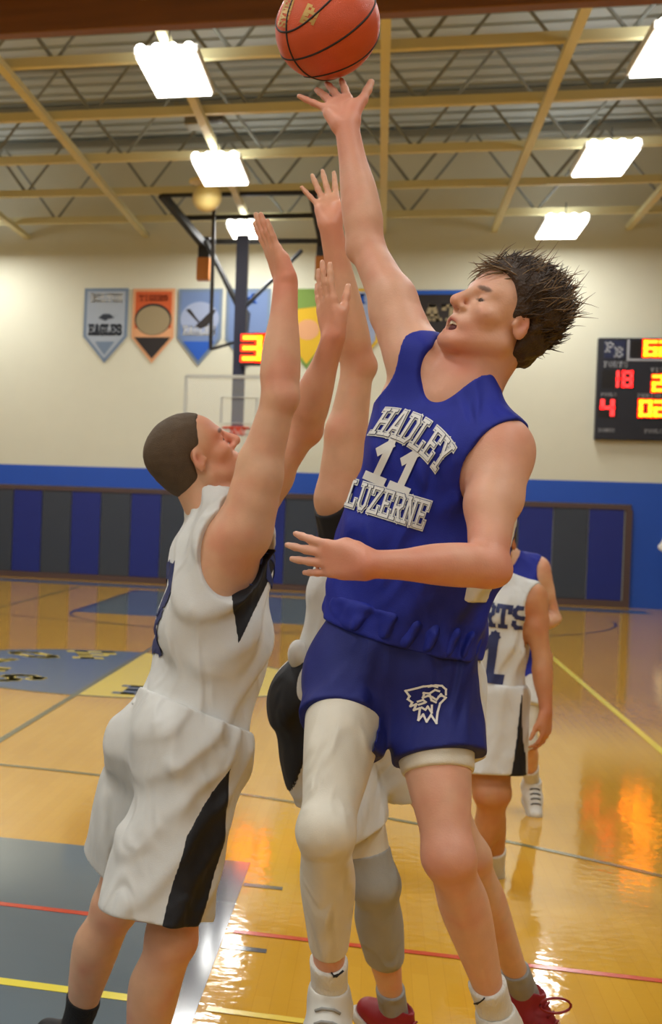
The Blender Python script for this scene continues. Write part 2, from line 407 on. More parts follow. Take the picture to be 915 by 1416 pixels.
for x in (-2.5, 2.88, -7.9):
    for y in (-8.4, -3.3, 1.8, 6.9, 12.0, 17.1, 22.2, 27.3):
        if first: r = f0; first = False
        else:
            r = f0.copy(); COL.objects.link(r)
            for ch in f0.children:
                if ch.type == 'LIGHT': continue
                c = ch.copy(); COL.objects.link(c); c.parent = r
        r.location = (x, y, 6.62)
        r['label'] = LITES.get((x, y), 'white rectangular high-bay light hanging lit on the camera side of the brown beam' if y < 15 else 'lit white high-bay light in the row along the side wall')
        ld = bpy.data.lights.new('lamp', 'AREA'); ld.shape = 'RECTANGLE'; ld.size = 0.62; ld.size_y = 1.55
        ld.energy = LAMP_WATTS; ld.color = (0.97, 0.985, 1.0)
        lo = bpy.data.objects.new('lamp', ld); COL.objects.link(lo); lo.parent = r; lo.location = (0, 0, 0.02)
        lu = bpy.data.lights.new('uplight', 'AREA'); lu.shape = 'RECTANGLE'; lu.size = 0.5; lu.size_y = 1.4; lu.energy = LAMP_WATTS * 0.2; lu.color = (0.95, 0.97, 1.0)
        uo = bpy.data.objects.new('uplight', lu); COL.objects.link(uo); uo.parent = r; uo.location = (0, 0, 0.18); uo.rotation_euler = (math.pi, 0, 0)

# cream dome fan housing and conduit bits near the basket
m_dome = mat('cream_dome', srgb(236, 214, 140), 0.4); m_metal = mat('worn_metal', srgb(150, 145, 130), 0.35, metal=0.7)
g = group_root('dome_speaker', (-2.88, 23.7, 6.55), 'round cream dome hanging from the ceiling in front of the basket frame', 'speaker')
MB().ball((-2.88, 23.7, 6.62), (0.24, 0.24, 0.24)).build('dome', m_dome, g, smooth=True)
MB().tube([(-2.88, 23.7, 6.86), (-2.88, 23.7, 6.9)], 0.3, 20).build('rim', m_dome, g)
MB().tube([(-2.88, 23.7, 6.9), (-2.88, 23.7, 7.1)], 0.03).build('stem', m_metal, g)
g = group_root('ceiling_motor', (-2.75, 21.4, 7.15), 'dark winch motor with bare metal bracket bolted to a ceiling runner', 'motor')
MB().box((-2.95, 21.2, 7.16), (-2.65, 21.6, 7.42)).build('motor_body', m_metal, g, bevel=0.03)
MB().tube([(-2.62, 21.3, 7.28), (-2.4, 21.3, 7.28)], 0.09, 12).build('drum', m_cable, g)
MB().bar((-3.1, 21.25, 7.5), (-2.9, 21.25, 7.3), 0.07).build('bracket', m_metal, g)

# far basket, hung from the roof
m_navy = mat('navy_steel', srgb(40, 44, 72), 0.5); m_black = mat('black_steel', srgb(38, 36, 34), 0.5)
m_orange = mat('orange_pad', srgb(196, 120, 40), 0.6); m_rim = mat('orange_rim', srgb(214, 66, 30), 0.4); m_net = mat('white_net', srgb(225, 225, 220), 0.8)
m_bbframe = mat('backboard_frame', srgb(196, 198, 190), 0.5)
gm = bpy.data.materials.new('clear_acrylic'); gm.use_nodes = True
b = gm.node_tree.nodes['Principled BSDF']; b.inputs['Base Color'].default_value = (0.95, 0.98, 0.97, 1); b.inputs['Alpha'].default_value = 0.10; b.inputs['Roughness'].default_value = 0.05
BY = 25.4
g = group_root('basket', (CX, BY, 2.9), 'roof-hung basketball hoop with glass backboard on a navy mast at the far end', 'basketball hoop')
MB().bar((-2.45, BY + 0.35, 3.0), (-2.47, BY + 0.3, 6.35), 0.2, 0.2).build('mast', m_navy, g)
bd = MB().box((-3.31, BY, 2.88), (-1.48, BY + 0.02, 3.86)).build('backboard', gm, g)
mb = MB()
for a, c in (((-3.33, 2.86), (-1.46, 2.86)), ((-3.33, 3.86), (-1.46, 3.86)), ((-3.33, 2.86), (-3.33, 3.86)), ((-1.46, 2.86), (-1.46, 3.86))):
    mb.bar((a[0], BY, a[1]), (c[0], BY, c[1]), 0.055)
mb.build('backboard_frame', m_bbframe, bd)
mb = MB()
for a, c in (((-2.7, 3.05), (-2.1, 3.05)), ((-2.7, 3.5), (-2.1, 3.5)), ((-2.7, 3.05), (-2.7, 3.5)), ((-2.1, 3.05), (-2.1, 3.5))):
    mb.bar((a[0], BY - 0.01, a[1]), (c[0], BY - 0.01, c[1]), 0.05, 0.01)
mb.build('target_square', m_bbframe, bd)
rm = MB().tube([(CX + 0.23 * math.cos(a), BY - 0.4 + 0.23 * math.sin(a), 2.95) for a in np.linspace(0, 2 * math.pi, 25)], 0.016, 8).build('rim', m_rim, g)
MB().box((CX - 0.13, BY - 0.18, 2.84), (CX + 0.13, BY, 2.99)).build('rim_bracket', m_rim, rm)
mb = MB()
for i in range(12):
    for s in (1, -1):
        a0 = 2 * math.pi * i / 12
        mb.tube([(CX + (0.23 - 0.10 * q) * math.cos(a0 + s * q * 0.8), BY - 0.4 + (0.23 - 0.10 * q) * math.sin(a0 + s * q * 0.8), 2.94 - 0.42 * q) for q in np.linspace(0, 1, 6)], 0.004, 4)
mb.build('net', m_net, rm)
fr = MB()
for a, c, wdt in (((-3.86, 25.3, 7.02), (-1.2, 25.3, 7.0), 0.09), ((-3.62, 26.2, 6.78), (-1.1, 26.2, 6.78), 0.08), ((-3.35, 26.6, 6.42), (-1.05, 26.6, 6.40), 0.08),
               ((-3.86, 25.3, 7.02), (-3.25, 26.6, 6.35), 0.12), ((-1.3, 25.3, 7.0), (-1.15, 26.6, 6.35), 0.12),
               ((-2.95, 25.3, 7.0), (-2.95, 25.6, 4.35), 0.06), ((-2.95, 25.6, 4.35), (-2.5, 25.7, 4.5), 0.05)):
    fr.bar(a, c, wdt)
fr.build('hanging_frame', m_black, g)
for x in (-3.25, -1.15):
    MB().box((x - 0.1, 26.55, 6.1), (x + 0.1, 26.7, 6.5)).build('frame_bracket', m_black, g)
    MB().box((x - 0.11, 26.5, 5.72), (x + 0.11, 26.75, 6.12)).build('bumper_pad', m_orange, g)
MB().bar((-3.2, 26.4, 6.4), (-2.5, 25.7, 5.1), 0.07).build('brace', m_black, g)
MB().bar((-1.5, 26.4, 6.2), (-2.4, 25.7, 5.1), 0.06).build('brace', m_padgrey, g)

# shot clock on the basket
m_clock = mat('black_clock_case', srgb(34, 30, 30), 0.5)
m_amber = emit('amber_digit', (1.0, 0.50, 0.02, 1), 1.9); m_red = emit('red_digit', (1.0, 0.04, 0.04, 1), 1.5); m_glow = emit('red_digit_rim', (1.0, 0.03, 0.0, 1), 1.3)
g = group_root('shot_clock', (-2.02, BY - 0.1, 4.05), 'small black shot clock with glowing 30 above the backboard', 'shot clock')
MB().box((-2.42, BY - 0.05, 4.06), (-1.62, BY + 0.15, 4.62)).build('case', m_clock, g, bevel=0.01)
flat_word('digits_halo', '30', m_glow, g, (-2.33, BY - 0.055, 4.17), (1, 0, 0), (0, 0, 1), 0.36, 0.36, 0.62, True, gap=0.3, thick=0.004)
flat_word('digits', '30', m_amber, g, (-2.33, BY - 0.06, 4.17), (1, 0, 0), (0, 0, 1), 0.36, 0.20, 0.62, True, gap=0.3, thick=0.006)

# scoreboard
m_sb = mat('scoreboard_face', srgb(32, 34, 44), 0.5); m_sbdark = mat('digit_window', srgb(22, 18, 18), 0.4); m_sbprint = mat('scoreboard_print', srgb(170, 172, 178), 0.6); m_sbnavy = mat('scoreboard_navy', srgb(30, 38, 70), 0.5)
SY = WALL_Y - 0.16
g = group_root('scoreboard', (5.1, WALL_Y, 3.08), 'navy electronic scoreboard with glowing red and amber digits on the cream wall', 'scoreboard')
MB().box((3.76, SY, 3.08), (6.5, WALL_Y - 0.012, 4.95)).build('case', m_sb, g, bevel=0.012)
def sbox(name, x0, x1, z0, z1, m, d=0.006): return MB().box((x0, SY - d, z0), (x1, SY, z1)).build(name, m, g)
sbox('logo_panel', 3.86, 4.22, 4.58, 4.9, m_sbnavy)
sbox('digit_window', 4.32, 5.9, 4.6, 4.9, m_sbdark)
sbox('digit_window', 3.84, 4.40, 4.02, 4.36, m_sbdark); sbox('digit_window', 4.66, 5.2, 3.94, 4.3, m_sbdark)
sbox('digit_window', 3.8, 4.12, 3.48, 3.84, m_sbdark); sbox('digit_window', 4.46, 5.9, 3.46, 3.84, m_sbdark)
mb = MB(); mb.box((4.25, SY - 0.008, 4.56), (4.29, SY, 4.92)); mb.box((4.25, SY - 0.008, 4.53), (5.96, SY, 4.57)); mb.build('clock_border', m_sbprint, g)
def sbt(text, x, z, h, wd, m=m_sbprint, t=0.17): flat_word('print', text, m, g, (x, SY - 0.0065, z), (1, 0, 0), (0, 0, 1), h, t, wd, thick=0.003)
sbt('F', 3.89, 4.70, 0.16, 0.13, t=0.2); sbt('E', 4.05, 4.61, 0.16, 0.13, t=0.2)
sbt('FORTS', 3.87, 4.42, 0.09, 0.40); sbt('FOULS', 3.84, 3.88, 0.055, 0.26); sbt('BONUS', 3.82, 3.22, 0.06, 0.28); sbt('PERIOD', 4.46, 3.87, 0.06, 0.4); sbt('VISITOR', 4.66, 4.33, 0.07, 0.5); sbt('FOULS', 4.6, 3.22, 0.06, 0.3)
def sbd(text, x, z, h, wd, m, t=0.24, gap=0.3): 
    if m is m_amber: flat_word('digits_halo', text, m_glow, g, (x, SY - 0.009, z), (1, 0, 0), (0, 0, 1), h, t + 0.12, wd, True, gap=gap, thick=0.002)
    flat_word('digits', text, m, g, (x, SY - 0.012, z), (1, 0, 0), (0, 0, 1), h, t, wd, True, gap=gap, thick=0.004)
sbd('62', 4.56, 4.64, 0.24, 0.42, m_amber); sbd('18', 3.98, 4.07, 0.25, 0.36, m_red, 0.22, 0.42); sbd('24', 4.72, 4.0, 0.25, 0.36, m_amber)
sbd('4', 3.87, 3.54, 0.25, 0.17, m_red); sbd('02', 4.52, 3.54, 0.25, 0.40, m_amber)

# school banners
def banner(x0, x1, z1, zs, zp, field, trim, label, build_art):
    y = WALL_Y - 0.03; xm = (x0 + x1) / 2
    r = group_root('school_banner', (xm, WALL_Y, zp), label, 'banner', 'pointed school banners on the cream wall')
    MB().poly([(x0, y, z1), (x1, y, z1), (x1, y, zs), (xm, y, zp), (x0, y, zs)], (0, 0.012, 0)).build('border', trim, r)
    i = 0.06
    MB().poly([(x0 + i, y - 0.006, z1 - i), (x1 - i, y - 0.006, z1 - i), (x1 - i, y - 0.006, zs + 0.02), (xm, y - 0.006, zp + 0.09), (x0 + i, y - 0.006, zs + 0.02)], (0, 0.006, 0)).build('field', field, r)
    build_art(r, x0, x1, z1, zs, zp, y - 0.006)
def disc(r, x, z, rx, rz, y, m, name='emblem'): return MB().poly([(x + rx * math.cos(a), y - 0.004, z + rz * math.sin(a)) for a in np.linspace(0, 2 * math.pi, 28)[:-1]], (0, 0.004, 0)).build(name, m, r)
def shape(r, pts, y, m, name='emblem', d=0.008): return MB().poly([(x, y - d, z) for x, z in pts], (0, 0.004, 0)).build(name, m, r)
def bm_(n, c): return mat(n, srgb(*c), 0.8)
ag, agd, aw = bm_('ash_cloth', (168, 178, 190)), bm_('slate_cloth', (118, 136, 158)), bm_('pale_cloth', (205, 205, 200))
ink, orc, tan, peach, dk = bm_('ink_print', (52, 58, 70)), bm_('orange_cloth', (206, 92, 44)), bm_('tan_print', (158, 142, 108)), bm_('peach_cloth', (222, 164, 118)), bm_('black_cloth', (44, 38, 36))
bl1, bl2, roy, yl, gr = bm_('steel_blue_cloth', (112, 134, 176)), bm_('light_blue_cloth', (160, 172, 200)), bm_('royal_cloth', (38, 92, 190)), bm_('yellow_cloth', (222, 180, 40)), bm_('green_cloth', (120, 150, 70))
def wd_(r, text, x0, x1, z, h, y, m, t=0.2): flat_word('lettering', text, m, r, (x0, y - 0.004, z), (1, 0, 0), (0, 0, 1), h, t, x1 - x0, thick=0.003)
def art1(r, x0, x1, z1, zs, zp, y):
    wd_(r, 'BOLTON', x0 + .14, x1 - .12, z1 - .27, .15, y, aw); wd_(r, 'EAGLES', x0 + .12, x1 - .12, zs + .05, .18, y, ink, .26)
    xm = (x0 + x1) / 2; shape(r, [(xm - .15, zs + .38), (xm - .05, zs + .46), (xm + .08, zs + .46), (xm + .18, zs + .38), (xm + .05, zs + .36), (xm, zs + .32)], y, ink)
    disc(r, xm, zs + .55, .26, .14, y - .001, ag)
    shape(r, [(xm - .2, zs - .1), (xm + .2, zs - .1), (xm, zp + .16)], y, agd, 'tip')
def art2(r, x0, x1, z1, zs, zp, y):
    xm = (x0 + x1) / 2; i = .06
    shape(r, [(x0 + i, z1 - .8), (x1 - i, z1 - .8), (x1 - i, zs), (x0 + i, zs)], y, peach, 'band', .004)
    shape(r, [(x0 + i, zs), (x1 - i, zs), (xm, zp + .09)], y, dk, 'tip', .006)
    disc(r, xm, z1 - .62, .37, .32, y - .002, dk, 'ring'); disc(r, xm, z1 - .64, .34, .29, y - .006, tan)
    wd_(r, 'TIGERS', x0 + .14, x1 - .14, z1 - .24, .1, y, bm_('rust_print', (150, 60, 28)), .2)
def art3(r, x0, x1, z1, zs, zp, y):
    xm = (x0 + x1) / 2; i = .06
    disc(r, xm, z1 - .6, .38, .34, y, bl2, 'ring')
    shape(r, [(xm - .28, z1 - .42), (xm - .2, z1 - .4), (xm, z1 - .66), (xm + .24, z1 - .42), (xm + .32, z1 - .42), (xm + .16, z1 - .74), (xm + .02, z1 - .8), (xm - .08, z1 - .74), (xm - .02, z1 - .68)], y, dk)
    wd_(r, 'EAGLES', x0 + .12, x1 - .12, zs + .08, .16, y, aw, .2)
    shape(r, [(x0 + .12, zs - .06), (x1 - .12, zs - .06), (xm, zp + .1)], y, roy, 'tip')
def art4(r, x0, x1, z1, zs, zp, y):
    xm = (x0 + x1) / 2; shape(r, [(xm - .2, z1 - .5), (xm - .05, z1 - .36), (xm + .05, z1 - .5), (xm + .02, z1 - .95), (xm - .2, z1 - 1.0)], y, ink)
    wd_(r, 'M', x0 + .3, x1 - .3, z1 - .28, .16, y, roy, .2)
def art5(r, x0, x1, z1, zs, zp, y):
    i = .06; shape(r, [(x0 + i, z1 - i), (x1 - i, z1 - i), (x1 - i, z1 - .32), (x0 + i, z1 - .42)], y, gr, 'band', .004)
    disc(r, (x0 + x1) / 2, z1 - .8, .22, .2, y, peach)
Zt = 5.93
banner(-5.92, -5.02, Zt, 4.95, 4.42, ag, agd, 'ash grey pointed banner with dark eagle and block lettering', art1)
banner(-4.93, -4.08, Zt - .01, 4.94, 4.42, orc, peach, 'orange pointed banner with round tan emblem and black tip', art2)
banner(-4.01, -3.14, Zt - .02, 4.92, 4.38, bl1, agd, 'blue pointed banner with dark flying eagle and royal blue tip', art3)
banner(-3.06, -2.2, Zt - .02, 4.9, 4.36, bl1, agd, 'steel blue pointed banner partly behind the navy basket mast', art4)
banner(-1.9, -1.05, Zt - .03, 4.88, 4.34, yl, gr, 'yellow and green pointed banner showing between the raised arms', art5)
banner(-0.98, -0.14, Zt - .03, 4.88, 4.34, bl2, yl, 'pale blue pointed banner with yellow edge behind the tall raised arms', art4)
g = group_root('team_banner', (0.9, WALL_Y, 5.0), 'wide black banner with blue top edge and pale lettering on cream wall', 'banner')
MB().box((0.25, WALL_Y - 0.03, 4.98), (1.75, WALL_Y - 0.013, 5.85)).build('field', dk, g)
MB().box((0.25, WALL_Y - 0.034, 5.78), (1.75, WALL_Y - 0.03, 5.86)).build('top_edge', roy, g)
flat_word('lettering', 'CATS', tan, g, (0.33, WALL_Y - 0.034, 5.3), (1, 0, 0), (0, 0, 1), 0.26, 0.2, 1.34, thick=0.003)

# ------------------------------------------------------------------ solid modelling with distance fields (figures and clothes)
class RC:
    """round cone a->b; optional widening by fac along ax"""
    def __init__(s, a, b, ra, rb, ax=None, fac=1.0):
        s.a = np.asarray(a, float); s.b = np.asarray(b, float); s.ra = ra; s.rb = rb
        s.ax = None if ax is None else nrm(np.asarray(ax, float)); s.fac = fac
    def box(s, pad):
        r = max(s.ra, s.rb) + pad
        e = np.full(3, r) if s.ax is None else r * (1 + np.abs(s.ax) * (s.fac - 1))
        return np.minimum(s.a, s.b) - e, np.maximum(s.a, s.b) + e
    def d(s, X, Y, Z):
        x, y, z = X - s.a[0], Y - s.a[1], Z - s.a[2]; ba = s.b - s.a
        if s.ax is not None:
            w = 1 - 1 / s.fac; q = (x * s.ax[0] + y * s.ax[1] + z * s.ax[2]) * w
            x = x - q * s.ax[0]; y = y - q * s.ax[1]; z = z - q * s.ax[2]
            ba = ba - s.ax * np.dot(ba, s.ax) * w
        l2 = float(ba @ ba) + 1e-12
        t = np.clip((x * ba[0] + y * ba[1] + z * ba[2]) / l2, 0, 1)
        return np.sqrt((x - ba[0] * t) ** 2 + (y - ba[1] * t) ** 2 + (z - ba[2] * t) ** 2) - (s.ra + (s.rb - s.ra) * t)
    def grow(s, p): return RC(s.a, s.b, s.ra + p, s.rb + p, s.ax, s.fac)
class EL:
    """ellipsoid with axes given as rows of R"""
    def __init__(s, c, r, R=None):
        s.c = np.asarray(c, float); s.r = np.asarray(r, float) if hasattr(r, '__len__') else np.full(3, float(r)); s.R = np.eye(3) if R is None else np.asarray(R, float)
    def box(s, pad):
        e = np.sqrt(((s.R * (s.r + pad)[:, None]) ** 2).sum(0)); return s.c - e, s.c + e
    def d(s, X, Y, Z):
        x, y, z = X - s.c[0], Y - s.c[1], Z - s.c[2]
        k0 = 0; k1 = 0
        for i in range(3):
            q = x * s.R[i, 0] + y * s.R[i, 1] + z * s.R[i, 2]
            k0 = k0 + (q / s.r[i]) ** 2; k1 = k1 + (q / s.r[i] ** 2) ** 2
        k0 = np.sqrt(k0); return k0 * (k0 - 1) / (np.sqrt(k1) + 1e-9)
    def grow(s, p): return EL(s.c, s.r + p, s.R)
class LB:
    """limb: one smooth tube a->b with a spline radius and sideways offset"""
    def __init__(s, a, b, st, off=None, g=0.0):
        s.a = np.asarray(a, float); s.b = np.asarray(b, float); s.st = st; s.off = off; s.g = g
        t = np.array([q[0] for q in st], float); u = np.linspace(0, 1, 65)
        def herm(y):
            y = np.array(y, float); m = np.zeros_like(y)
            dl = np.diff(y) / np.diff(t)
            m[0] = dl[0]; m[-1] = dl[-1]
            for i in range(1, len(y) - 1):
                m[i] = 0 if dl[i-1] * dl[i] <= 0 else 2 * dl[i-1] * dl[i] / (dl[i-1] + dl[i])
            k = np.clip(np.searchsorted(t, u, side='right') - 1, 0, len(t) - 2); w = t[k+1] - t[k]; x = (u - t[k]) / w
            return (2*x**3 - 3*x**2 + 1)*y[k] + (x**3 - 2*x**2 + x)*w*m[k] + (-2*x**3 + 3*x**2)*y[k+1] + (x**3 - x**2)*w*m[k+1]
        s.u = u; s.r = herm([q[1] for q in st]) + g; s.o = herm([q[2] for q in st]) if off is not None else None
    def box(s, pad):
        e = s.r.max() + pad + (np.abs(s.o).max() if s.o is not None else 0)
        return np.minimum(s.a, s.b) - e, np.maximum(s.a, s.b) + e
    def d(s, X, Y, Z):
        x, y, z = X - s.a[0], Y - s.a[1], Z - s.a[2]; ba = s.b - s.a; l2 = float(ba @ ba)
        t = np.clip((x * ba[0] + y * ba[1] + z * ba[2]) / l2, 0, 1)
        x = x - ba[0]*t; y = y - ba[1]*t; z = z - ba[2]*t
        if s.o is not None:
            o = np.interp(t, s.u, s.o); x = x - s.off[0]*o; y = y - s.off[1]*o; z = z - s.off[2]*o
        return np.sqrt(x*x + y*y + z*z) - np.interp(t, s.u, s.r)
    def grow(s, p): return LB(s.a, s.b, s.st, s.off, s.g + p)
class HS:
    """half space: inside where (p-c).n < 0"""
    def __init__(s, c, n): s.c = np.asarray(c, float); s.n = nrm(np.asarray(n, float))
    def d(s, X, Y, Z): return (X - s.c[0]) * s.n[0] + (Y - s.c[1]) * s.n[1] + (Z - s.c[2]) * s.n[2]

def smin(a, b, k):
    h = np.clip(0.5 + 0.5 * (b - a) / k, 0, 1)
    return b + (a - b) * h - k * h * (1 - h)

class Vol:
    def __init__(s, prims, h, pad=0.03, lo=None, hi=None):
        if lo is None:
            bs = [p.box(pad) for p in prims]
            lo = np.min([b[0] for b in bs], 0); hi = np.max([b[1] for b in bs], 0)
        s.lo = np.asarray(lo, float); s.h = h; s.n = np.ceil((np.asarray(hi) - s.lo) / h).astype(int) + 1
        s.D = np.full(s.n, 0.5, np.float32)
        s.ax = [(s.lo[i] + h * np.arange(s.n[i])).astype(np.float32) for i in range(3)]
    def sub(s, lo, hi):
        a = np.clip(np.floor((lo - s.lo) / s.h).astype(int), 0, s.n); b = np.clip(np.ceil((hi - s.lo) / s.h).astype(int) + 1, 0, s.n)
        sl = tuple(slice(a[i], b[i]) for i in range(3))
        if any(b[i] <= a[i] for i in range(3)): return None, None
        return sl, (s.ax[0][sl[0]][:, None, None], s.ax[1][sl[1]][None, :, None], s.ax[2][sl[2]][None, None, :])
    def add(s, p, k=0.02):
        sl, g = s.sub(*p.box(k + 2.5 * s.h))
        if sl is None: return s
        s.D[sl] = smin(s.D[sl], p.d(*g).astype(np.float32), k); return s
    def cut(s, p, k=0.004):
        if isinstance(p, HS): sl = (slice(None),) * 3; g = (s.ax[0][:, None, None], s.ax[1][None, :, None], s.ax[2][None, None, :])
        else:
            sl, g = s.sub(*p.box(k + 2.5 * s.h))
            if sl is None: return s
        s.D[sl] = -smin(-s.D[sl], p.d(*g).astype(np.float32), k); return s
    def keep(s, p, k=0.004):
        """intersect with p (evaluated on the whole grid)"""
        g = (s.ax[0][:, None, None], s.ax[1][None, :, None], s.ax[2][None, None, :])
        s.D = -smin(-s.D, -p.d(*g).astype(np.float32), k); return s
    def keep_f(s, f, k=0.003):
        g = (s.ax[0][:, None, None], s.ax[1][None, :, None], s.ax[2][None, None, :])
        s.D = -smin(-s.D, -f(*g).astype(np.float32), k); return s
    def displace(s, f, band=0.03):
        """D -= f(points) close to the surface"""
        i = np.nonzero(np.abs(s.D) < band)
        p = np.stack([s.ax[q][i[q]] for q in range(3)], 1)
        s.D[i] -= f(p).astype(np.float32); return s
    def mesh(s, smooth=2):
        D = s.D; D[0] = D[-1] = 0.5; D[:, 0] = D[:, -1] = 0.5; D[:, :, 0] = D[:, :, -1] = 0.5
        S = (D < 0).astype(np.uint8)
        c = np.zeros(tuple(np.array(D.shape) - 1), np.uint8)
        nx, ny, nz = c.shape
        for i in (0, 1):
            for j in (0, 1):
                for k in (0, 1): c += S[i:i+nx, j:j+ny, k:k+nz]
        flat = np.flatnonzero((c > 0) & (c < 8)); I, J, K = np.unravel_index(flat, c.shape)
        cor = [(i, j, k) for i in (0, 1) for j in (0, 1) for k in (0, 1)]
        val = [D[I + a, J + b, K + q].astype(np.float64) for a, b, q in cor]
        pos = np.zeros((len(flat), 3)); cnt = np.zeros(len(flat))
        for a in range(8):
            for b in range(a + 1, 8):
                if sum(abs(cor[a][q] - cor[b][q]) for q in range(3)) != 1: continue
                m = (val[a] < 0) != (val[b] < 0)
                t = np.where(m, val[a] / np.where(m, val[a] - val[b], 1), 0)
                ca = np.array(cor[a]); cb = np.array(cor[b])
                pos += np.where(m[:, None], ca + (cb - ca) * t[:, None], 0); cnt += m
        v = s.lo + s.h * (np.stack([I, J, K], 1) + pos / cnt[:, None])
        def vid(i, j, k): return np.searchsorted(flat, (i * ny + j) * nz + k)
        Q = []
        for ax in range(3):
            sl0 = [slice(None)] * 3; sl1 = [slice(None)] * 3; sl0[ax] = slice(0, -1); sl1[ax] = slice(1, None)
            a = S[tuple(sl0)]; e = a != S[tuple(sl1)]
            i, j, k = np.nonzero(e); ins = a[i, j, k] == 1
            o1 = [(0, 1, 0), (0, 0, 1), (1, 0, 0)][ax]; o2 = [(0, 0, 1), (1, 0, 0), (0, 1, 0)][ax]
            def cell(u, w): return vid(i - u * o1[0] - w * o2[0], j - u * o1[1] - w * o2[1], k - u * o1[2] - w * o2[2])
            q = np.stack([cell(1, 1), cell(0, 1), cell(0, 0), cell(1, 0)], 1)
            q[~ins] = q[~ins][:, ::-1]; Q.append(q)
        Q = np.concatenate(Q)
        for _ in range(smooth):
            acc = np.zeros_like(v); n = np.zeros(len(v))
            for a in range(4):
                b = (a + 1) % 4
                n += np.bincount(Q[:, a], minlength=len(v)) + np.bincount(Q[:, b], minlength=len(v))
                for x in range(3):
                    acc[:, x] += np.bincount(Q[:, a], v[Q[:, b], x], len(v)) + np.bincount(Q[:, b], v[Q[:, a], x], len(v))
            v = 0.45 * v + 0.55 * acc / n[:, None]
        return v, Q

def mesh_obj(name, v, q, m, parent=None, base=None, attrs=None):
    if base is None: base = parent_base[parent.name] if parent is not None else V(0, 0, 0)
    me = bpy.data.meshes.new(name); nv = len(v); nq = len(q)
    me.vertices.add(nv); me.vertices.foreach_set('co', (v - base).astype(np.float32).ravel())
    me.loops.add(nq * 4); me.loops.foreach_set('vertex_index', q.astype(np.int32).ravel())
    me.polygons.add(nq); me.polygons.foreach_set('loop_start', np.arange(0, nq * 4, 4, dtype=np.int32))
    me.polygons.foreach_set('use_smooth', np.ones(nq, bool))
    me.update(calc_edges=True); me.validate()
    for an, av in (attrs or {}).items():
        at = me.attributes.new(an, 'FLOAT', 'POINT'); at.data.foreach_set('value', av.astype(np.float32))
    me.materials.append(m)
    o = bpy.data.objects.new(name, me); COL.objects.link(o)
    if parent is not None: o.parent = parent
    else: o.location = base
    parent_base[o.name] = V(*base)
    return o

def grain(p, scale, seed=0):
    """smooth pseudo noise in -1..1 from warped sines"""
    r = np.random.default_rng(seed); out = 0
    q = p * scale
    for i in range(4):
        k = r.normal(size=(3, 3)); ph = r.uniform(0, 6.28, 3)
        w = np.sin(q @ k[0] + ph[0] + 1.3 * np.sin(q @ k[1] * 0.7 + ph[1]))
        out = out + w
    return out / 4

def folds(p, dirs, scale, amp, seed=0, sharp=1.6):
    """cloth folds: ridges running along the given direction"""
    r = np.random.default_rng(seed); d = nrm(np.asarray(dirs, float))
    a = nrm(cross(d, V(0.3, 0.8, 0.5))); b = cross(d, a)
    u = p @ a; w = p @ b; l = p @ d
    x = (u * 1.0 + w * 0.9 + 0.25 * l) * scale + 1.4 * grain(p, 7.0, seed + 1)
    s = (.5 + .5*np.cos(2*x)) ** sharp
    g = 0.5 + 0.5 * grain(p, 6.0, seed + 5)
    return amp * s * np.clip(g * 1.6 - .15, 0, 1.2)

# ------------------------------------------------------------------ figure anatomy
def lerp(a, b, t): return a + (b - a) * t
def perp(v, u): return nrm(v - u * np.dot(v, u))

def limb(a, b, st, k=0.02, off=None): return [(LB(a, b, st, off), k)]

def arm_prims(S, E, W, s=1.0):
    d1 = nrm(E - S); d2 = nrm(W - E)
    inn = perp(lerp(S, W, 0.5) - E, d1) if np.linalg.norm(cross(d1, d2)) > 0.08 else perp(V(0.3, -1, 0.2), d1)
    i2 = perp(inn, d2)
    out = limb(S, E, [(0.0, .058*s, 0), (.2, .057*s, -.002), (.48, .0485*s, .005), (.78, .0405*s, .002), (1, .036*s, 0)], .03, inn)
    out += limb(E, W, [(0, .037*s, 0), (.2, .0435*s, .004), (.42, .0405*s, .004), (.75, .0295*s, .001), (1, .0265*s, 0)], .02, i2)
    out += [(EL(E - inn*.020*s - d2*.004, .022*s), .025), (EL(lerp(S, E, .5) + inn*.016*s, .036*s), .03), (EL(lerp(S, E, .42) - inn*.018*s, .036*s), .03)]
    return out

def leg_prims(H, K, A, fw, s=1.0):
    d1 = nrm(K - H); d2 = nrm(A - K); f1 = perp(fw, d1); f2 = perp(fw, d2)
    out = limb(H, K, [(0, .094*s, 0), (.3, .086*s, .008), (.65, .069*s, .008), (.88, .056*s, .004), (1, .054*s, .004)], .03, f1)
    out += limb(K, A, [(0, .053*s, .004), (.12, .051*s, -.004), (.30, .057*s, -.016), (.58, .046*s, -.012), (.85, .034*s, -.002), (1, .034*s, 0)], .03, f2)
    out += [(EL(K + f1 * .024 * s, .026 * s), .03), (RC(K + f2*.03*s + d2*.05, lerp(K, A, .8) + f2*.012, .022*s, .02*s), .02)]
    return out

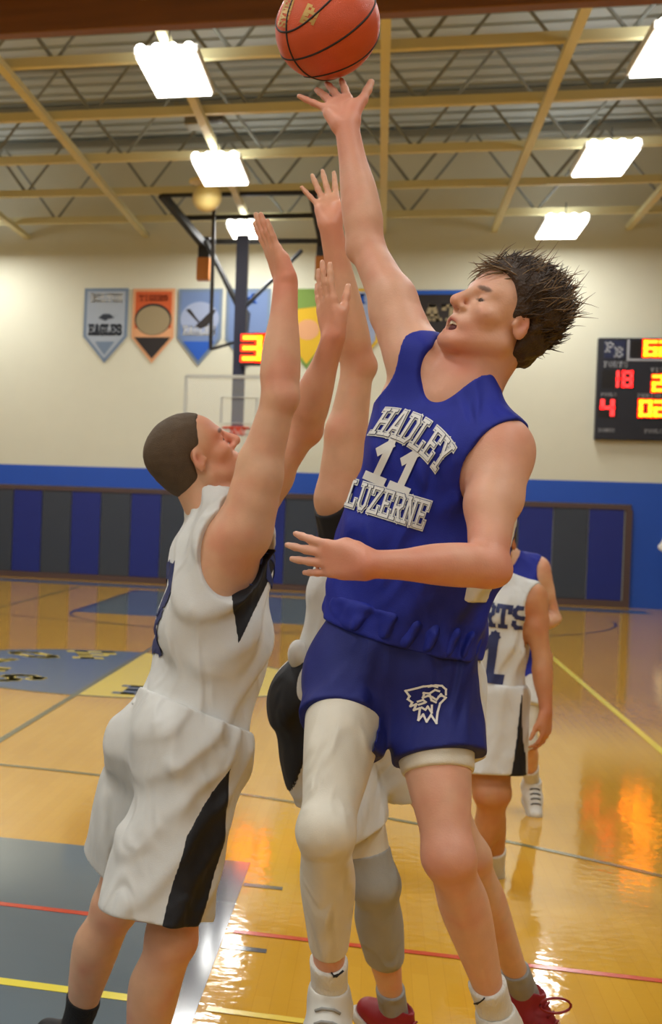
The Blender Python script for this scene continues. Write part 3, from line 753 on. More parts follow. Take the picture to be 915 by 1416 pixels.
def hand_prims(W, d, n, side, curl=(10, 10, 12, 14), curl2=None, spread=(9, 2, -5, -13), thumb=(.75, .62, .15), s=1.0, thumb_bend=0.1):
    """W wrist, d towards the fingers, n out of the palm, side -1 right / +1 left"""
    d = nrm(d); n = perp(n, d); t = cross(d, n) * (-side)
    out = []; tips = []
    tu = [.028, .0095, -.0095, -.027]; kl = [.092, .096, .090, .080]
    ph = [(.043, .026, .022), (.047, .030, .023), (.043, .028, .022), (.034, .021, .020)]
    for i in range(4):
        kn = W + (d * kl[i] + t * tu[i]) * s
        out.append((RC(W + t * tu[i] * .55 * s + d * .008 * s, kn, .0165 * s, .0112 * s), .012))
        a = math.radians(spread[i]); b = nrm(d * math.cos(a) + t * math.sin(a)); c = math.radians(curl[i]); p = kn
        c2 = math.radians((curl2 or curl)[i])
        for j in range(3):
            q = p + (b * math.cos(c) + n * math.sin(c)) * ph[i][j] * s
            r0 = (.0098, .0088, .0079)[j] * (0.88 if i == 3 else 1) * s
            out.append((RC(p, q, r0, r0 * .9), .005)); p = q; c += c2
        tips.append(p)
    out.append((RC(W + (d * .02 + t * .014 + n * .006) * s, W + (d * .055 + t * .030 + n * .010) * s, .020 * s, .016 * s), .014))
    out.append((RC(W + (d * .015 - t * .014 + n * .006) * s, W + (d * .055 - t * .024 + n * .007) * s, .017 * s, .013 * s), .014))
    b = nrm(t * thumb[0] + d * thumb[1] + n * thumb[2]); p = W + (d * .030 + t * .026 + n * .008) * s
    for j, (L, r) in enumerate(((.042, .0145), (.033, .0112), (.027, .0100))):
        q = p + b * L * s; out.append((RC(p, q, r * s, r * .88 * s), .007)); p = q; b = nrm(b + d * thumb_bend)
    tips.append(p)
    return out, tips

def head_prims(c, fw, up, s=1.0, mouth=0.0):
    """adds, cuts and the local frame of a head; local x right, y forward, z up"""
    fw = nrm(fw); up = perp(up, fw); rt = cross(fw, up); R = np.stack([rt, fw, up])
    def G(x, y, z): return c + (rt * x + fw * y + up * z) * s
    def E(x, y, z, a, b, e): return EL(G(x, y, z), (a * s, b * s, e * s), R)
    A = [(E(0, -.012, .045, .076, .098, .080), .03), (E(0, .03, .02, .066, .062, .078), .03), (E(0, .042, -.045, .052, .050, .060), .025)]
    for q in (-1, 1):
        A += [(RC(G(q*.054, .0, -.052), G(q*.022, .070, -.093), .021*s, .016*s), .025),
              (E(q*.046, .060, -.020, .022, .024, .018), .02),
              (RC(G(q*.014, .088, .026), G(q*.044, .070, .030), .0105*s, .011*s), .014)]
    A += [(E(0, .079, -.095 - mouth * .004, .025, .019, .016), .02),
          (RC(G(0, .086, .028), G(0, .117, -.018), .0085*s, .0118*s), .012), (E(0, .112, -.023, .0125, .0125, .010), .008)]
    for q in (-1, 1): A += [(E(q*.0135, .099, -.027, .0085, .011, .0075), .007)]
    A += [(E(0, .080, -.055, .034, .020, .018), .016)]
    A += [(RC(G(-.020, .087, -.064), G(0, .098, -.058 + mouth*.002), .0052*s, .0068*s), .006), (RC(G(.020, .087, -.064), G(0, .098, -.058 + mouth*.002), .0052*s, .0068*s), .006),
          (RC(G(-.018, .086, -.068 - mouth*.006), G(0, .095, -.073 - mouth*.010), .0052*s, .0072*s), .006), (RC(G(.018, .086, -.068 - mouth*.006), G(0, .095, -.073 - mouth*.010), .0052*s, .0072*s), .006)]
    C = []
    for q in (-1, 1): C += [(E(q*.034, .094, .006, .017, .013, .0095), .010)]
    B = []
    for q in (-1, 1): B += [(E(q*.033, .0735, .009, .0165, .0150, .0095), .003), (E(q*.033, .0725, -.004, .0160, .0140, .0075), .003)]
    C2 = []
    if mouth: C2 += [(E(0, .098, -.067 - mouth*.003, .0215, .026, .0030 + .0080*mouth), .003)]
    for q in (-1, 1): C2 += [(E(q*.0065, .106, -.034, .0036, .006, .004), .002)]
    ears = []
    for q in (-1, 1):
        ears += [(EL(G(q*.079, -.004, -.002), (.0085*s, .0175*s, .029*s), np.stack([nrm(rt - fw*.35*q*-1), nrm(fw + rt*.35*-q + up*-.2), nrm(up + fw*-.2)])), .006)]
        C2 += [(E(q*.0865, .001, .001, .0075, .0095, .016), .003)]
        ears += [(E(q*.078, .012, -.008, .006, .005, .007), .004)]
    return A, C, B + ears, C2, R, G

class Fig:
    def __init__(s, J, scale=1.0, bulk=1.0, pits='', cf=0.0):
        s.pits = pits; s.cf = cf
        s.J = J; s.s = scale; s.bulk = bulk
        P_ = lerp(J['hipR'], J['hipL'], .5); s.pel = P_; s.nk = J['neck']
        s.U = nrm(s.nk - P_)
        s.Lp = perp(J['hipL'] - J['hipR'], s.U); s.Lc = perp(J['shL'] - J['shR'], s.U)
        s.Fp = cross(s.U, s.Lp) * 1.0; s.Fc = cross(s.U, s.Lc)
        s.Fp = -s.Fp if False else s.Fp
    def at(s, t, l=0, f=0, which='c'):
        L = s.Lc if which == 'c' else s.Lp
        F = s.fc() if which == 'c' else s.fp()
        return lerp(s.pel, s.nk, t) + L * l + F * f
    # forward of a person with left-vector L and up U is L x U
    def fc(s): return nrm(cross(s.Lc, s.U))
    def fp(s): return nrm(cross(s.Lp, s.U))
    def torso(s):
        b = s.bulk; Lm = nrm(s.Lc + s.Lp); J = s.J
        o = [(RC(s.at(.48, f=s.cf), s.at(.80, f=.005 + s.cf*.7), .100*b, .103*b, s.Lc, 1.46), .05),
             (RC(s.at(.10, which='p'), s.at(.45, f=s.cf), .098*b, .092*b, Lm, 1.42), .05),
             (RC(lerp(s.pel, J['hipR'], .75), lerp(s.pel, J['hipL'], .75), .108*b, .108*b), .05)]
        for h, q in (('hipR', -1), ('hipL', 1)): o.append((EL(J[h] - s.fp()*.055 - s.U*.01 - s.Lp*q*.015, (.085*b, .085*b, .09*b)), .05))
        for sh, q in (('shR', -1), ('shL', 1)):
            S = J[sh]; m = lerp(s.nk, S, .45) - s.U*.02
            o += [(RC(s.nk + s.U*.015, lerp(s.nk, S, .7), .050*b, .042*b), .04), (RC(m - s.U*.04, S, .06*b, .057*b), .045),
                  (RC(s.at(.74, q*.07, .055), lerp(s.at(.80, q*.11, .04), S, .45), .052*b, .045*b), .04),
                  (RC(s.at(.50, q*.10, -.03), lerp(s.at(.78, q*.14, -.02), S, .5), .05*b, .045*b), .04)]
            if sh[2] in s.pits: o += [(RC(s.at(.56, q*.112, .012), lerp(s.at(.80, q*.13, .015), S, .6), .056*b, .058*b), .04)]
        return o

def skin_material(name, base, flush, lipc, hairc):
    m = bpy.data.materials.new(name); m.use_nodes = True
    nt = m.node_tree; b = nt.nodes['Principled BSDF']; L = nt.links.new
    def attr(n):
        a = nt.nodes.new('ShaderNodeAttribute'); a.attribute_name = n; return a.outputs['Fac']
    tc = nt.nodes.new('ShaderNodeTexCoord')
    n = nt.nodes.new('ShaderNodeTexNoise'); n.inputs['Scale'].default_value = 28; n.inputs['Detail'].default_value = 5; L(tc.outputs['Object'], n.inputs['Vector'])
    n1 = nt.nodes.new('ShaderNodeTexNoise'); n1.inputs['Scale'].default_value = 9; L(tc.outputs['Object'], n1.inputs['Vector'])
    def mix(a, c, f, bt='MIX'):
        x = nt.nodes.new('ShaderNodeMix'); x.data_type = 'RGBA'; x.blend_type = bt
        if isinstance(a, tuple): x.inputs[6].default_value = a
        else: L(a, x.inputs[6])
        x.inputs[7].default_value = c
        if isinstance(f, float): x.inputs[0].default_value = f
        else: L(f, x.inputs[0])
        return x.outputs[2]
    mr = nt.nodes.new('ShaderNodeMapRange'); mr.inputs[1].default_value = .45; mr.inputs[2].default_value = .75; mr.inputs[4].default_value = .45; L(n1.outputs[0], mr.inputs[0])
    c = mix(base, tuple(x * .8 for x in base[:3]) + (1,), n.outputs[0]); c = mix(c, flush, mr.outputs[0]); c = mix(c, flush, attr('flush')); c = mix(c, lipc, attr('lip')); c = mix(c, hairc, attr('brow'))
    L(c, b.inputs['Base Color'])
    b.inputs['Roughness'].default_value = 0.48; b.inputs['Specular IOR Level'].default_value = 0.4
    b.inputs['Subsurface Weight'].default_value = 0.12; b.inputs['Subsurface Radius'].default_value = (0.010, 0.004, 0.002); b.inputs['Subsurface Scale'].default_value = 0.6
    n2 = nt.nodes.new('ShaderNodeTexNoise'); n2.inputs['Scale'].default_value = 240; L(tc.outputs['Object'], n2.inputs['Vector'])
    bp = nt.nodes.new('ShaderNodeBump'); bp.inputs['Strength'].default_value = 0.10; bp.inputs['Distance'].default_value = 0.004
    L(n2.outputs[0], bp.inputs['Height']); L(bp.outputs[0], b.inputs['Normal'])
    return m

def blob(v, c, r):
    d = np.linalg.norm(v - c, axis=1); return np.clip(1 - d / r, 0, 1) ** 1.3

def cloth_mat(name, col, rough=0.7, sheen=0.0, bump=0.12, wrinkle=0.9, wscale=11.0):
    m = mat(name, col, rough, sheen=sheen, noise=0.05, nscale=30, bump=bump, bscale=420)
    nt = m.node_tree; L = nt.links.new; b = nt.nodes['Principled BSDF']
    old = b.inputs['Normal'].links[0].from_node
    tc = nt.nodes.new('ShaderNodeTexCoord'); mp = nt.nodes.new('ShaderNodeMapping'); mp.inputs['Rotation'].default_value = (0.5, 0.7, 0.3); mp.inputs['Scale'].default_value = (1, 1, .45)
    L(tc.outputs['Object'], mp.inputs[0])
    n = nt.nodes.new('ShaderNodeTexNoise'); n.inputs['Scale'].default_value = wscale; n.inputs['Detail'].default_value = 2.5; n.inputs['Distortion'].default_value = 1.2
    try: n.noise_type = 'RIDGED_MULTIFRACTAL'
    except Exception: pass
    L(mp.outputs[0], n.inputs['Vector'])
    b2 = nt.nodes.new('ShaderNodeBump'); b2.inputs['Strength'].default_value = wrinkle; b2.inputs['Distance'].default_value = 0.02
    L(n.outputs[0], b2.inputs['Height']); L(old.outputs[0], b2.inputs['Normal']); L(b2.outputs[0], b.inputs['Normal'])
    return m

def wrap_print(name, quads, m, parent, surf, o, u, v, n, lift, sx, sz, arch=0.0, uc=0.0):
    """project flat 2-D quads on a cloth surface: plane o,u,v and rays along -n"""
    vs = []; fs = []
    for q in quads:
        k = len(vs); ok = True; pts = []
        for p in q:
            uu = p[0] * sx; vv = p[1] * sz - arch * (uu - uc) ** 2
            w = o + u * uu + v * vv + n * 0.25
            hit = surf.ray_cast(Vector(w), Vector(-n), 0.6)
            if hit[0] is None: ok = False; break
            pts.append(np.array(hit[0]) + n * lift * 0.5 + np.array(hit[1]) * lift)
        if ok: vs += pts; fs.append((k, k + 1, k + 2, k + 3))
    if not fs: return None
    return raw(name, vs, fs, m, parent)

def split_quads(qs): return qs

# ------------------------------------------------------------------ people
m_hair_dk = mat('dark_brown_hair', srgb(62, 47, 36), 0.55, noise=0.35, nscale=40, bump=0.5, bscale=180, spec=0.35)
m_hair_tip = mat('pale_brown_hair', srgb(112, 88, 58), 0.5, noise=0.3, nscale=30)  # paler brown for the loose upper strands
m_hair_crop = mat('cropped_brown_hair', srgb(84, 66, 44), 0.7, noise=0.35, nscale=45, bump=0.5, bscale=500)
m_eye = mat('eye_iris', srgb(70, 50, 40), 0.2); m_teeth = mat('teeth', srgb(238, 230, 212), 0.3); m_mouth = mat('mouth_inside', srgb(96, 34, 30), 0.6)
m_royal = cloth_mat('royal_blue_jersey', srgb(6, 28, 142)); m_royal2 = cloth_mat('royal_blue_shorts', srgb(6, 22, 108))
m_white = cloth_mat('white_jersey', srgb(214, 215, 212)); m_white2 = cloth_mat('white_shorts', srgb(210, 210, 206)); m_blackp = cloth_mat('black_panel', srgb(16, 16, 22))
m_tights = cloth_mat('off_white_tights', srgb(212, 206, 190), 0.6); m_grey = cloth_mat('grey_knee_sleeve', srgb(158, 158, 152), 0.7); m_greysock = cloth_mat('grey_sock', srgb(150, 150, 148))
m_sock = mat('white_rib_sock', srgb(216, 214, 206), 0.85, bump=0.4, bscale=160, stretch=(1, 1, .15)); m_bsock = mat('black_sock', srgb(24, 24, 26), 0.85, bump=0.4, bscale=160)
m_print_w = mat('white_print', srgb(222, 222, 218), 0.6); m_print_n = mat('navy_print', srgb(38, 48, 96), 0.6); m_print_b = mat('blue_outline_print', srgb(40, 52, 110), 0.6)
m_shoe_w = mat('white_shoe_leather', srgb(214, 212, 204), 0.5); m_shoe_g = mat('grey_shoe_mesh', srgb(150, 150, 146), 0.7); m_shoe_r = mat('dark_red_shoe', srgb(140, 18, 26), 0.5); m_shoe_k = mat('black_shoe_lining', srgb(24, 22, 24), 0.7); m_sole = mat('rubber_sole', srgb(200, 196, 186), 0.6)
SK_A = skin_material('fair_flushed_skin', srgb(226, 176, 148), srgb(206, 114, 92), srgb(186, 98, 84), srgb(74, 52, 38))
SK_B = skin_material('fair_skin', srgb(227, 180, 146), srgb(212, 120, 96), srgb(184, 98, 84), srgb(70, 50, 36))
SK_C = skin_material('tan_skin', srgb(206, 146, 100), srgb(188, 104, 72), srgb(170, 90, 74), srgb(60, 42, 30))

def build(prims, h, cuts=(), smooth=2, pad=0.03, disp=None, extra=None):
    vol = Vol([p for p, k in prims], h, pad)
    for p, k in prims: vol.add(p, k)
    if disp is not None: vol.displace(disp)
    for p, k in cuts: vol.cut(p, k)
    if extra: extra(vol)
    return vol.mesh(smooth)

def person_body(J, head, h, skin, label, scale=1.0, bulk=1.0, hands=None, flush=(), feet=None, mouth=0.0, neck_r=.056, armscale=1.0, legscale=1.0, name='person', group=None, pits='', cf=0.0):
    F = Fig(J, scale, bulk, pits, cf); pr = F.torso(); fin = []
    hc, hf, hu, hs = head
    A, C, B, C2, R, G = head_prims(hc, hf, hu, hs, mouth)
    nb = G(0, -.030, -.050)
    neck = [(RC(F.nk - F.U*.03, nb, neck_r*1.08, neck_r*hs), .035), (RC(F.nk + F.fc()*.045 - F.U*.02, G(0, -.005, -.055), .030, .036*hs), .03)]
    pr += neck
    for q, sgn in (('R', -1), ('L', 1)):
        pr += arm_prims(J['sh'+q], J['el'+q], J['wr'+q], scale * armscale)
        fw = J.get('kf'+q, F.fp())
        pr += leg_prims(J['hip'+q], J['kn'+q], J['an'+q], fw, scale * legscale)
        if hands and q in hands:
            hp, tips = hand_prims(J['wr'+q], side=sgn, **hands[q]); fin += hp
        ft = J['ft'+q]; a = J['an'+q]; d = nrm(ft - a)
        sd = nrm(a - J['kn'+q])
        pr += [(RC(a, a - d*.02 + sd*.03, .032, .026), .02), (RC(a + sd*.02, a + d*.09 + sd*.045, .028, .02), .02)]
    vol = Vol([p for p, k in pr + A + fin], h, .03)
    for p, k in pr: vol.add(p, k)
    for p, k in A: vol.add(p, k)
    for p, k in C: vol.cut(p, k)
    for p, k in B: vol.add(p, k)
    for p, k in C2: vol.cut(p, k)
    for p, k in fin: vol.add(p, k)
    v, q = vol.mesh(2)
    lp = (v - hc) @ R.T / hs
    def sp(c, r): return np.clip(1 - np.linalg.norm((lp - np.array(c)) / np.array(r), axis=1), 0, 1)
    fl = np.zeros(len(v))
    for c, r, a in flush: fl = np.maximum(fl, a * blob(v, c, r))
    for s in (-1, 1):
        fl = np.maximum(fl, .35 * sp((s*.045, .065, -.028), (.035, .035, .035))); fl = np.maximum(fl, .7 * sp((s*.083, -.01, 0), (.02, .03, .04)))
        if hands: fl = np.maximum(fl, .55 * blob(v, J['wr' + ('R' if s < 0 else 'L')], .22))
    fl = np.maximum(fl, .7 * sp((0, .112, -.02), (.02, .03, .025)))
    lip = np.maximum(sp((0, .096, -.058), (.026, .014, .009)), sp((0, .094, -.075), (.024, .014, .009 + .006*mouth))); lip = np.clip(lip * 2, 0, 1) * .8
    br = np.zeros(len(v))
    for s in (-1, 1):
        br = np.maximum(br, np.clip(sp((s*.032, .088, .027), (.023, .02, .0065)) * 3, 0, 1) * .8)
        br = np.maximum(br, np.clip(sp((s*.033, .088, .0035), (.017, .012, .0035)) * 3, 0, 1) * .8)
    base = lerp(J['anR'], J['anL'], .5).copy()
    o = mesh_obj(name, v, q, skin, None, base, {'flush': fl, 'lip': lip, 'brow': br})
    tag(o, label, 'person', group)
    return o, F, R, G

def hair_cap(o, hc, R, hs, thick, m, hl, h=.004, disp=None, top=1.0, name='hair'):
    rt, fw, up = R
    c = hc + (fw*-.012 + up*.045) * hs
    vol = Vol([EL(c, .17)], h, 0.0)
    vol.add(EL(c + up*thick*top*.4, np.array((.076, .098, .080)) * hs + np.array([thick, thick, thick*(.6 + .4*top)]), R), .01)
    vol.add(EL(hc + (fw*-.04 + up*-.01) * hs, np.array((.062, .062, .065)) * hs + thick*.8, R), .03)
    if disp is not None: vol.displace(disp)
    def reg(X, Y, Z):
        x = (X - hc[0]); y = (Y - hc[1]); z = (Z - hc[2])
        ly = (x*fw[0] + y*fw[1] + z*fw[2]) / hs; lz = (x*up[0] + y*up[1] + z*up[2]) / hs; lx = np.abs(x*rt[0] + y*rt[1] + z*rt[2]) / hs
        lim = np.interp(ly, [p[0] for p in hl], [p[1] for p in hl]) - np.where(lx > .05, 0, 0) 
        return (lim - lz) * hs
    vol.keep_f(reg, .006)
    # keep the ears free
    for s in (-1, 1): vol.cut(EL(hc + (rt*s*.088 + fw*-.006 + up*-.003)*hs, np.array((.028, .0185, .031))*hs, R), .006)
    v, q = vol.mesh(2)
    return mesh_obj(name, v, q, m, o)

def strands(o, hc, R, hs, m, n, flow, seed, length=(.03, .07), zmin=.02, lift=.5, r0=.0026, sel=None, name='hair_strands', start=.014):
    rg = np.random.default_rng(seed); rt, fw, up = R; mb = MB(); k = 0
    rad = np.array((.076, .098, .080)) + start
    while k < n:
        d = nrm(rg.normal(size=3)); l = d * rad + np.array([0, -.012, .045])
        if l[2] < zmin or (sel and not sel(l)): continue
        nn = nrm(d / rad); w = rt*nn[0] + fw*nn[1] + up*nn[2]; p = hc + (rt*l[0] + fw*l[1] + up*l[2]) * hs
        L = rg.uniform(*length); pts = [p - w*.006]; fl_ = nrm(flow - w*(flow @ w)*.75 + rg.normal(size=3)*.15); dirv = nrm(w*lift + fl_ + rg.normal(size=3)*.22)
        bend = nrm(rg.normal(size=3))*.55 - w*.35 + flow*.1
        for i in range(5): pts.append(pts[-1] + dirv*L/5); dirv = nrm(dirv + bend*.35)
        mb.tube(pts, [r0, r0, r0*.85, r0*.65, r0*.4, r0*.12], 4); k += 1
    return tag(mb.build(name, m, o, smooth=True), kind='stuff')

def eyes_teeth(o, G, hs, R, mouth, lids=True):
    for s in (-1, 1):
        MB().ball(G(s*.033, .0755, .0035), .0114*hs, 14, 10).build('eye', m_eye, o, smooth=True)
    if mouth:
        c = G(0, .083, -.062); rt, fw, up = R; pts = []
        mb = MB()
        for i in range(-3, 4):
            a = G(i*.0058, .0925 - abs(i)*.0017, -.0610); mb.box(tuple(a - .0033), tuple(a + .0033))
        mb.build('teeth', m_teeth, o, bevel=.0008)
        MB().ball(G(0, .074, -.069), (.018, .0155, .0145)).build('mouth', m_mouth, o, smooth=True)

def torso_cloth(F, pad, t0, extra=(), k=None): return [(p.grow(pad), kk) for p, kk in F.torso()] + list(extra)

def clothing(name, m, o, prims, h, cuts=(), keeps=(), disp=None, smooth=2):
    vol = Vol([p for p, k in prims], h, .04)
    for p, k in prims: vol.add(p, k)
    if disp is not None: vol.displace(disp, .04)
    for p, k in cuts: vol.cut(p, k)
    for p, k in keeps: vol.keep(p, k)
    D = vol.D.copy()
    v, q = vol.mesh(smooth)
    ob = mesh_obj(name, v, q, m, o)
    return ob, vol, D, BVHTree.FromPolygons([tuple(x) for x in v], [tuple(x) for x in q])

def panel(name, m, parent, vol, D, fn, lift=.0022, smooth=2):
    """a cloth panel: a thin skin of the garment inside region fn < 0"""
    w = Vol.__new__(Vol); w.lo = vol.lo; w.h = vol.h; w.n = vol.n; w.ax = vol.ax; w.D = (D - lift).astype(np.float32)
    w.keep_f(fn, .002)
    v, q = w.mesh(smooth)
    return mesh_obj(name, v, q, m, parent) if len(q) else None

def shoe(o, A, toe, up, m_up, m_so, m_in, h=.004, lace=None, s=1.0, high=.05):
    d = nrm(toe - A); u = perp(up, d); l = cross(d, u); L = .27 * s
    heel = A - d*.055*s - u*.05*s; tp = A + d*.165*s - u*.062*s
    pr = [(RC(heel, A + d*.06*s - u*.045*s, .038*s, .042*s), .03), (RC(A + d*.06*s - u*.045*s, tp, .043*s, .032*s, l, 1.15), .03), (RC(A - d*.01*s - u*.03*s, A + u*high*.4*s, .047*s, .043*s), .025), (RC(A + d*.02*s, A + d*.09*s - u*.035*s, .036*s, .032*s), .03)]
    cut = [(HS(A - u*.085*s, u), .004)]
    sh, vol, D, bv = clothing('shoe', m_up, o, pr, h, [(RC(A + u*high*.4*s + u*.02, A + u*.2, .036*s, .05*s), .006)], [(HS(A - u*.082*s, -u), .004)])
    so = [(RC(heel - u*.03*s, A + d*.06*s - u*.075*s, .040*s, .044*s, l, 1.02), .02), (RC(A + d*.06*s - u*.075*s, tp - u*.012*s, .046*s, .036*s, l, 1.15), .02)]
    vs = Vol([p for p, k in so], h, .02)
    for p, k in so: vs.add(p, k)
    vs.keep(HS(A - u*.072*s, u), .003); vs.keep(HS(A - u*.100*s, -u), .003)
    v, q = vs.mesh(1); mesh_obj('sole', v, q, m_so, sh)
    if lace:
        mb = MB()
        for i in range(5):
            c = A + d*(.035 + .024*i)*s - u*(.0 + .011*i)*s
            hit = bv.ray_cast(Vector(c + u*.1), Vector(-u), .25)
            c = np.array(hit[0]) if hit[0] is not None else c
            mb.tube([c - l*.026 - u*.006, c - l*.012 + u*.003, c + l*.012 + u*.003, c + l*.026 - u*.006], .0035, 6)
        mb.build('laces', lace, sh, smooth=True)
    return sh

# ================================================================== the shooter in royal blue, leaping
J = dict(hipR=V(-0.0450, 3.2816, 1.2787), hipL=V(0.1117, 3.2748, 1.2843), neck=V(0.1552, 3.2120, 1.9070),
         shR=V(0.0636, 3.2593, 1.9761), shL=V(0.2302, 3.1175, 1.7805), elR=V(-0.0527, 3.3645, 2.2430), wrR=V(-0.1037, 3.4157, 2.5195),
         elL=V(0.2047, 2.9719, 1.5444), wrL=V(-0.0157, 2.8459, 1.5452), knR=V(-0.0792, 2.9872, 0.9983), anR=V(-0.0639, 3.2155, 0.5938),
         knL=V(0.1627, 3.1187, 0.9439), anL=V(0.2907, 3.3587, 0.5433), ftR=V(-0.0656, 3.1102, 0.5368), ftL=V(0.3073, 3.2586, 0.4829))
hd = (V(0.2275, 3.2034, 2.0504), nrm(V(0.0966, 3.1199, 2.1344) - V(0.2275, 3.2034, 2.0504)), nrm(V(0.3153, 3.2200, 2.1830) - V(0.2275, 3.2034, 2.0504)), .96)
handsB = dict(
    R=dict(d=V(-0.1395, 3.4794, 2.6108) - V(-0.1037, 3.4157, 2.5195), n=V(-.1, -.8, .8), curl=(-8, -12, -12, 4), curl2=(-4, -4, -4, 2), spread=(5, -3, -9, -40), thumb=(.62, .75, .05), s=1.0),
    L=dict(d=V(-0.1424, 2.9136, 1.5550) - V(-0.0157, 2.8459, 1.5452), n=V(0.15, 1, .12), curl=(10, 6, 6, 8), curl2=(8, 7, 7, 8), spread=(6, 2, -3, -9), thumb=(-.15, .75, .75), s=.98))
fl_b = [(J['knL'], .11, .8), (J['shL'], .12, .45), (J['elL'], .12, .7), (J['neck'] + V(0, -.05, .05), .12, .45), (J['elR'], .08, .3)]
shooter, FB, RB, GB = person_body(J, hd, .0038, SK_A, 'leaping player in royal blue jersey 11 stretching one arm up to the ball', hands=handsB, flush=fl_b, mouth=1.0, legscale=.90)
hl_b = [(-.14, -.105), (-.05, -.098), (-.034, -.06), (-.016, .012), (.020, -.004), (.034, .038), (.055, .066), (.075, .080), (.10, .084)]
hair = hair_cap(shooter, hd[0], RB, hd[3], .014, m_hair_dk, hl_b, .0038, lambda p: .007 * grain(p, 45, 3) + .004 * grain(p, 130, 8), 1.0)
flow = nrm(CAM_RIGHT * .75 + V(0, 0, 1) * .45 + V(0, .2, 0))
strands(hair, hd[0], RB, 1.0, m_hair_dk, 2600, flow, 3, (.03, .05), -.08, .04, .0019, lambda l: l[2] > np.interp(l[1], [p[0] for p in hl_b], [p[1] for p in hl_b]) + .004)
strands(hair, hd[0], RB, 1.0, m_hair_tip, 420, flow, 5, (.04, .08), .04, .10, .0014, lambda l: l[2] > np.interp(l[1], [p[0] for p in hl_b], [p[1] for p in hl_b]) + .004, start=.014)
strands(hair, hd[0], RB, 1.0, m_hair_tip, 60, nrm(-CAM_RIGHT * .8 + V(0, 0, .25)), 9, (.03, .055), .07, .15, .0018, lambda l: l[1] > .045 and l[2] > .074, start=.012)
eyes_teeth(shooter, GB, 1.0, RB, 1.0)
# jersey
ex = [(RC(FB.at(.16, which='p'), FB.at(.52, -.022), .104, .106, nrm(FB.Lc + FB.Lp), 1.42), .05)]
cutsJ = [(RC(FB.nk + FB.U*.02, FB.nk + FB.U*.20 + FB.fc()*.03, .064, .075), .006), (RC(FB.nk + FB.fc()*.10 + FB.U*.06, FB.nk + FB.fc()*.13 - FB.U*.070, .062, .016), .008), (RC(FB.nk + FB.fc()*.05 + FB.U*.05, FB.nk + FB.fc()*.16 - FB.U*.02, .06, .045), .008)]
Rt = lambda F: np.stack([F.Lc, F.fc(), F.U])
cutsJ += [(EL(J['shL'] + FB.Lc*.050 - FB.U*.035, (.074, .13, .105), Rt(FB)), .008), (EL(J['shR'] - FB.Lc*.050 - FB.U*.01, (.062, .13, .10), Rt(FB)), .008), (RC(lerp(J['shL'], J['elL'], .2), J['elL'], .07, .07), .005), (RC(lerp(J['shR'], J['elR'], .25), J['elR'], .07, .07), .005)]
dsp = lambda p: folds(p, FB.U*.8 + FB.Lc*.55, 34, .0065, 11) + folds(p, FB.U*.3 - FB.Lc*.9, 24, .004, 21)
jersey, vJ, DJ, bJ = clothing('jersey', m_royal, shooter, torso_cloth(FB, .010, 0, ex), .0042, cutsJ, [(HS(FB.at(.15, which='p'), -FB.U), .006)], dsp)
def blue_word(text, a, b, hgt, t, arch=0.0, layers=((1.0, m_print_w), (.62, m_print_b), (.46, m_print_w)), F=FB, surf=bJ, par=jersey, gap=.14):
    ls, wd = word_lines(text, gap); u = b - a; n = nrm(CAM_POS - a); u = u - n * (u @ n); wdt = np.linalg.norm(u); u = nrm(u); v = nrm(cross(n, u)); v = v if v @ F.U > 0 else -v
    for i, (w_, m_) in enumerate(layers):
        wrap_print('lettering', strokes_quads(ls, t * w_, .06), m_, par, surf, a, u, v, n, .0022 + .0009 * i, wdt / wd, hgt, arch, wdt / 2)
blue_word('HADLEY', V(-0.0110, 3.0693, 1.8223), V(0.1224, 3.1068, 1.7477), .056, .27, 3.4)
blue_word('1', V(-0.0297, 3.0627, 1.7197), V(0.0078, 3.0733, 1.7049), .078, .25, layers=((1.0, m_print_w),))
blue_word('1', V(0.0179, 3.0761, 1.7009), V(0.0553, 3.0867, 1.6861), .078, .25, layers=((1.0, m_print_w),))
blue_word('LUZERNE', V(-0.0655, 3.0515, 1.6578), V(0.0879, 3.0952, 1.6150), .052, .27)
def region_box(c, axes, half):
    """signed distance-like box region in a given frame"""
    def f(X, Y, Z):
        out = None
        for a, hh in zip(axes, half):
            q = np.abs((X - c[0])*a[0] + (Y - c[1])*a[1] + (Z - c[2])*a[2]) - hh
            out = q if out is None else np.maximum(out, q)
        return out
    return f
panel('side_panel', m_white, jersey, vJ, DJ, region_box(FB.at(.55, .17), [FB.fc(), FB.U], [.035, .13]))
# shorts
kfR = nrm(J['knR'] - J['hipR']); kfL = nrm(J['knL'] - J['hipL'])
sp = [(p.grow(.012), k) for p, k in FB.torso()[1:3]] + [(p.grow(.014), k) for p, k in FB.torso()[3:5]]
sp += [(RC(J['hipR'] - FB.Lp*.004 + FB.fp()*.01, lerp(J['hipR'], J['knR'], .55) - FB.Lp*.006, .086, .092), .035), (RC(J['hipL'] + FB.Lp*.008, lerp(J['hipL'], J['knL'], .7) + FB.Lp*.004, .097, .094), .035)]
hemR = lerp(J['hipR'], J['knR'], .33); hemL = lerp(J['hipL'], J['knL'], .46)
dspS = lambda p: folds(p, FB.U, 26, .007, 31) + folds(p, FB.U*.6 + FB.Lp*.7, 20, .004, 37)
def hem_cut(J, F, hR, hL, dR, dL):
    """keep only what lies above the hem of whichever leg is nearer"""
    mid = lerp(J['hipR'], J['hipL'], .5); L = F.Lp
    def f(X, Y, Z):
        side = (X - mid[0])*L[0] + (Y - mid[1])*L[1] + (Z - mid[2])*L[2]
        a = (X - hR[0])*dR[0] + (Y - hR[1])*dR[1] + (Z - hR[2])*dR[2]; b = (X - hL[0])*dL[0] + (Y - hL[1])*dL[1] + (Z - hL[2])*dL[2]
        return np.where(side < 0, a, b)
    return f
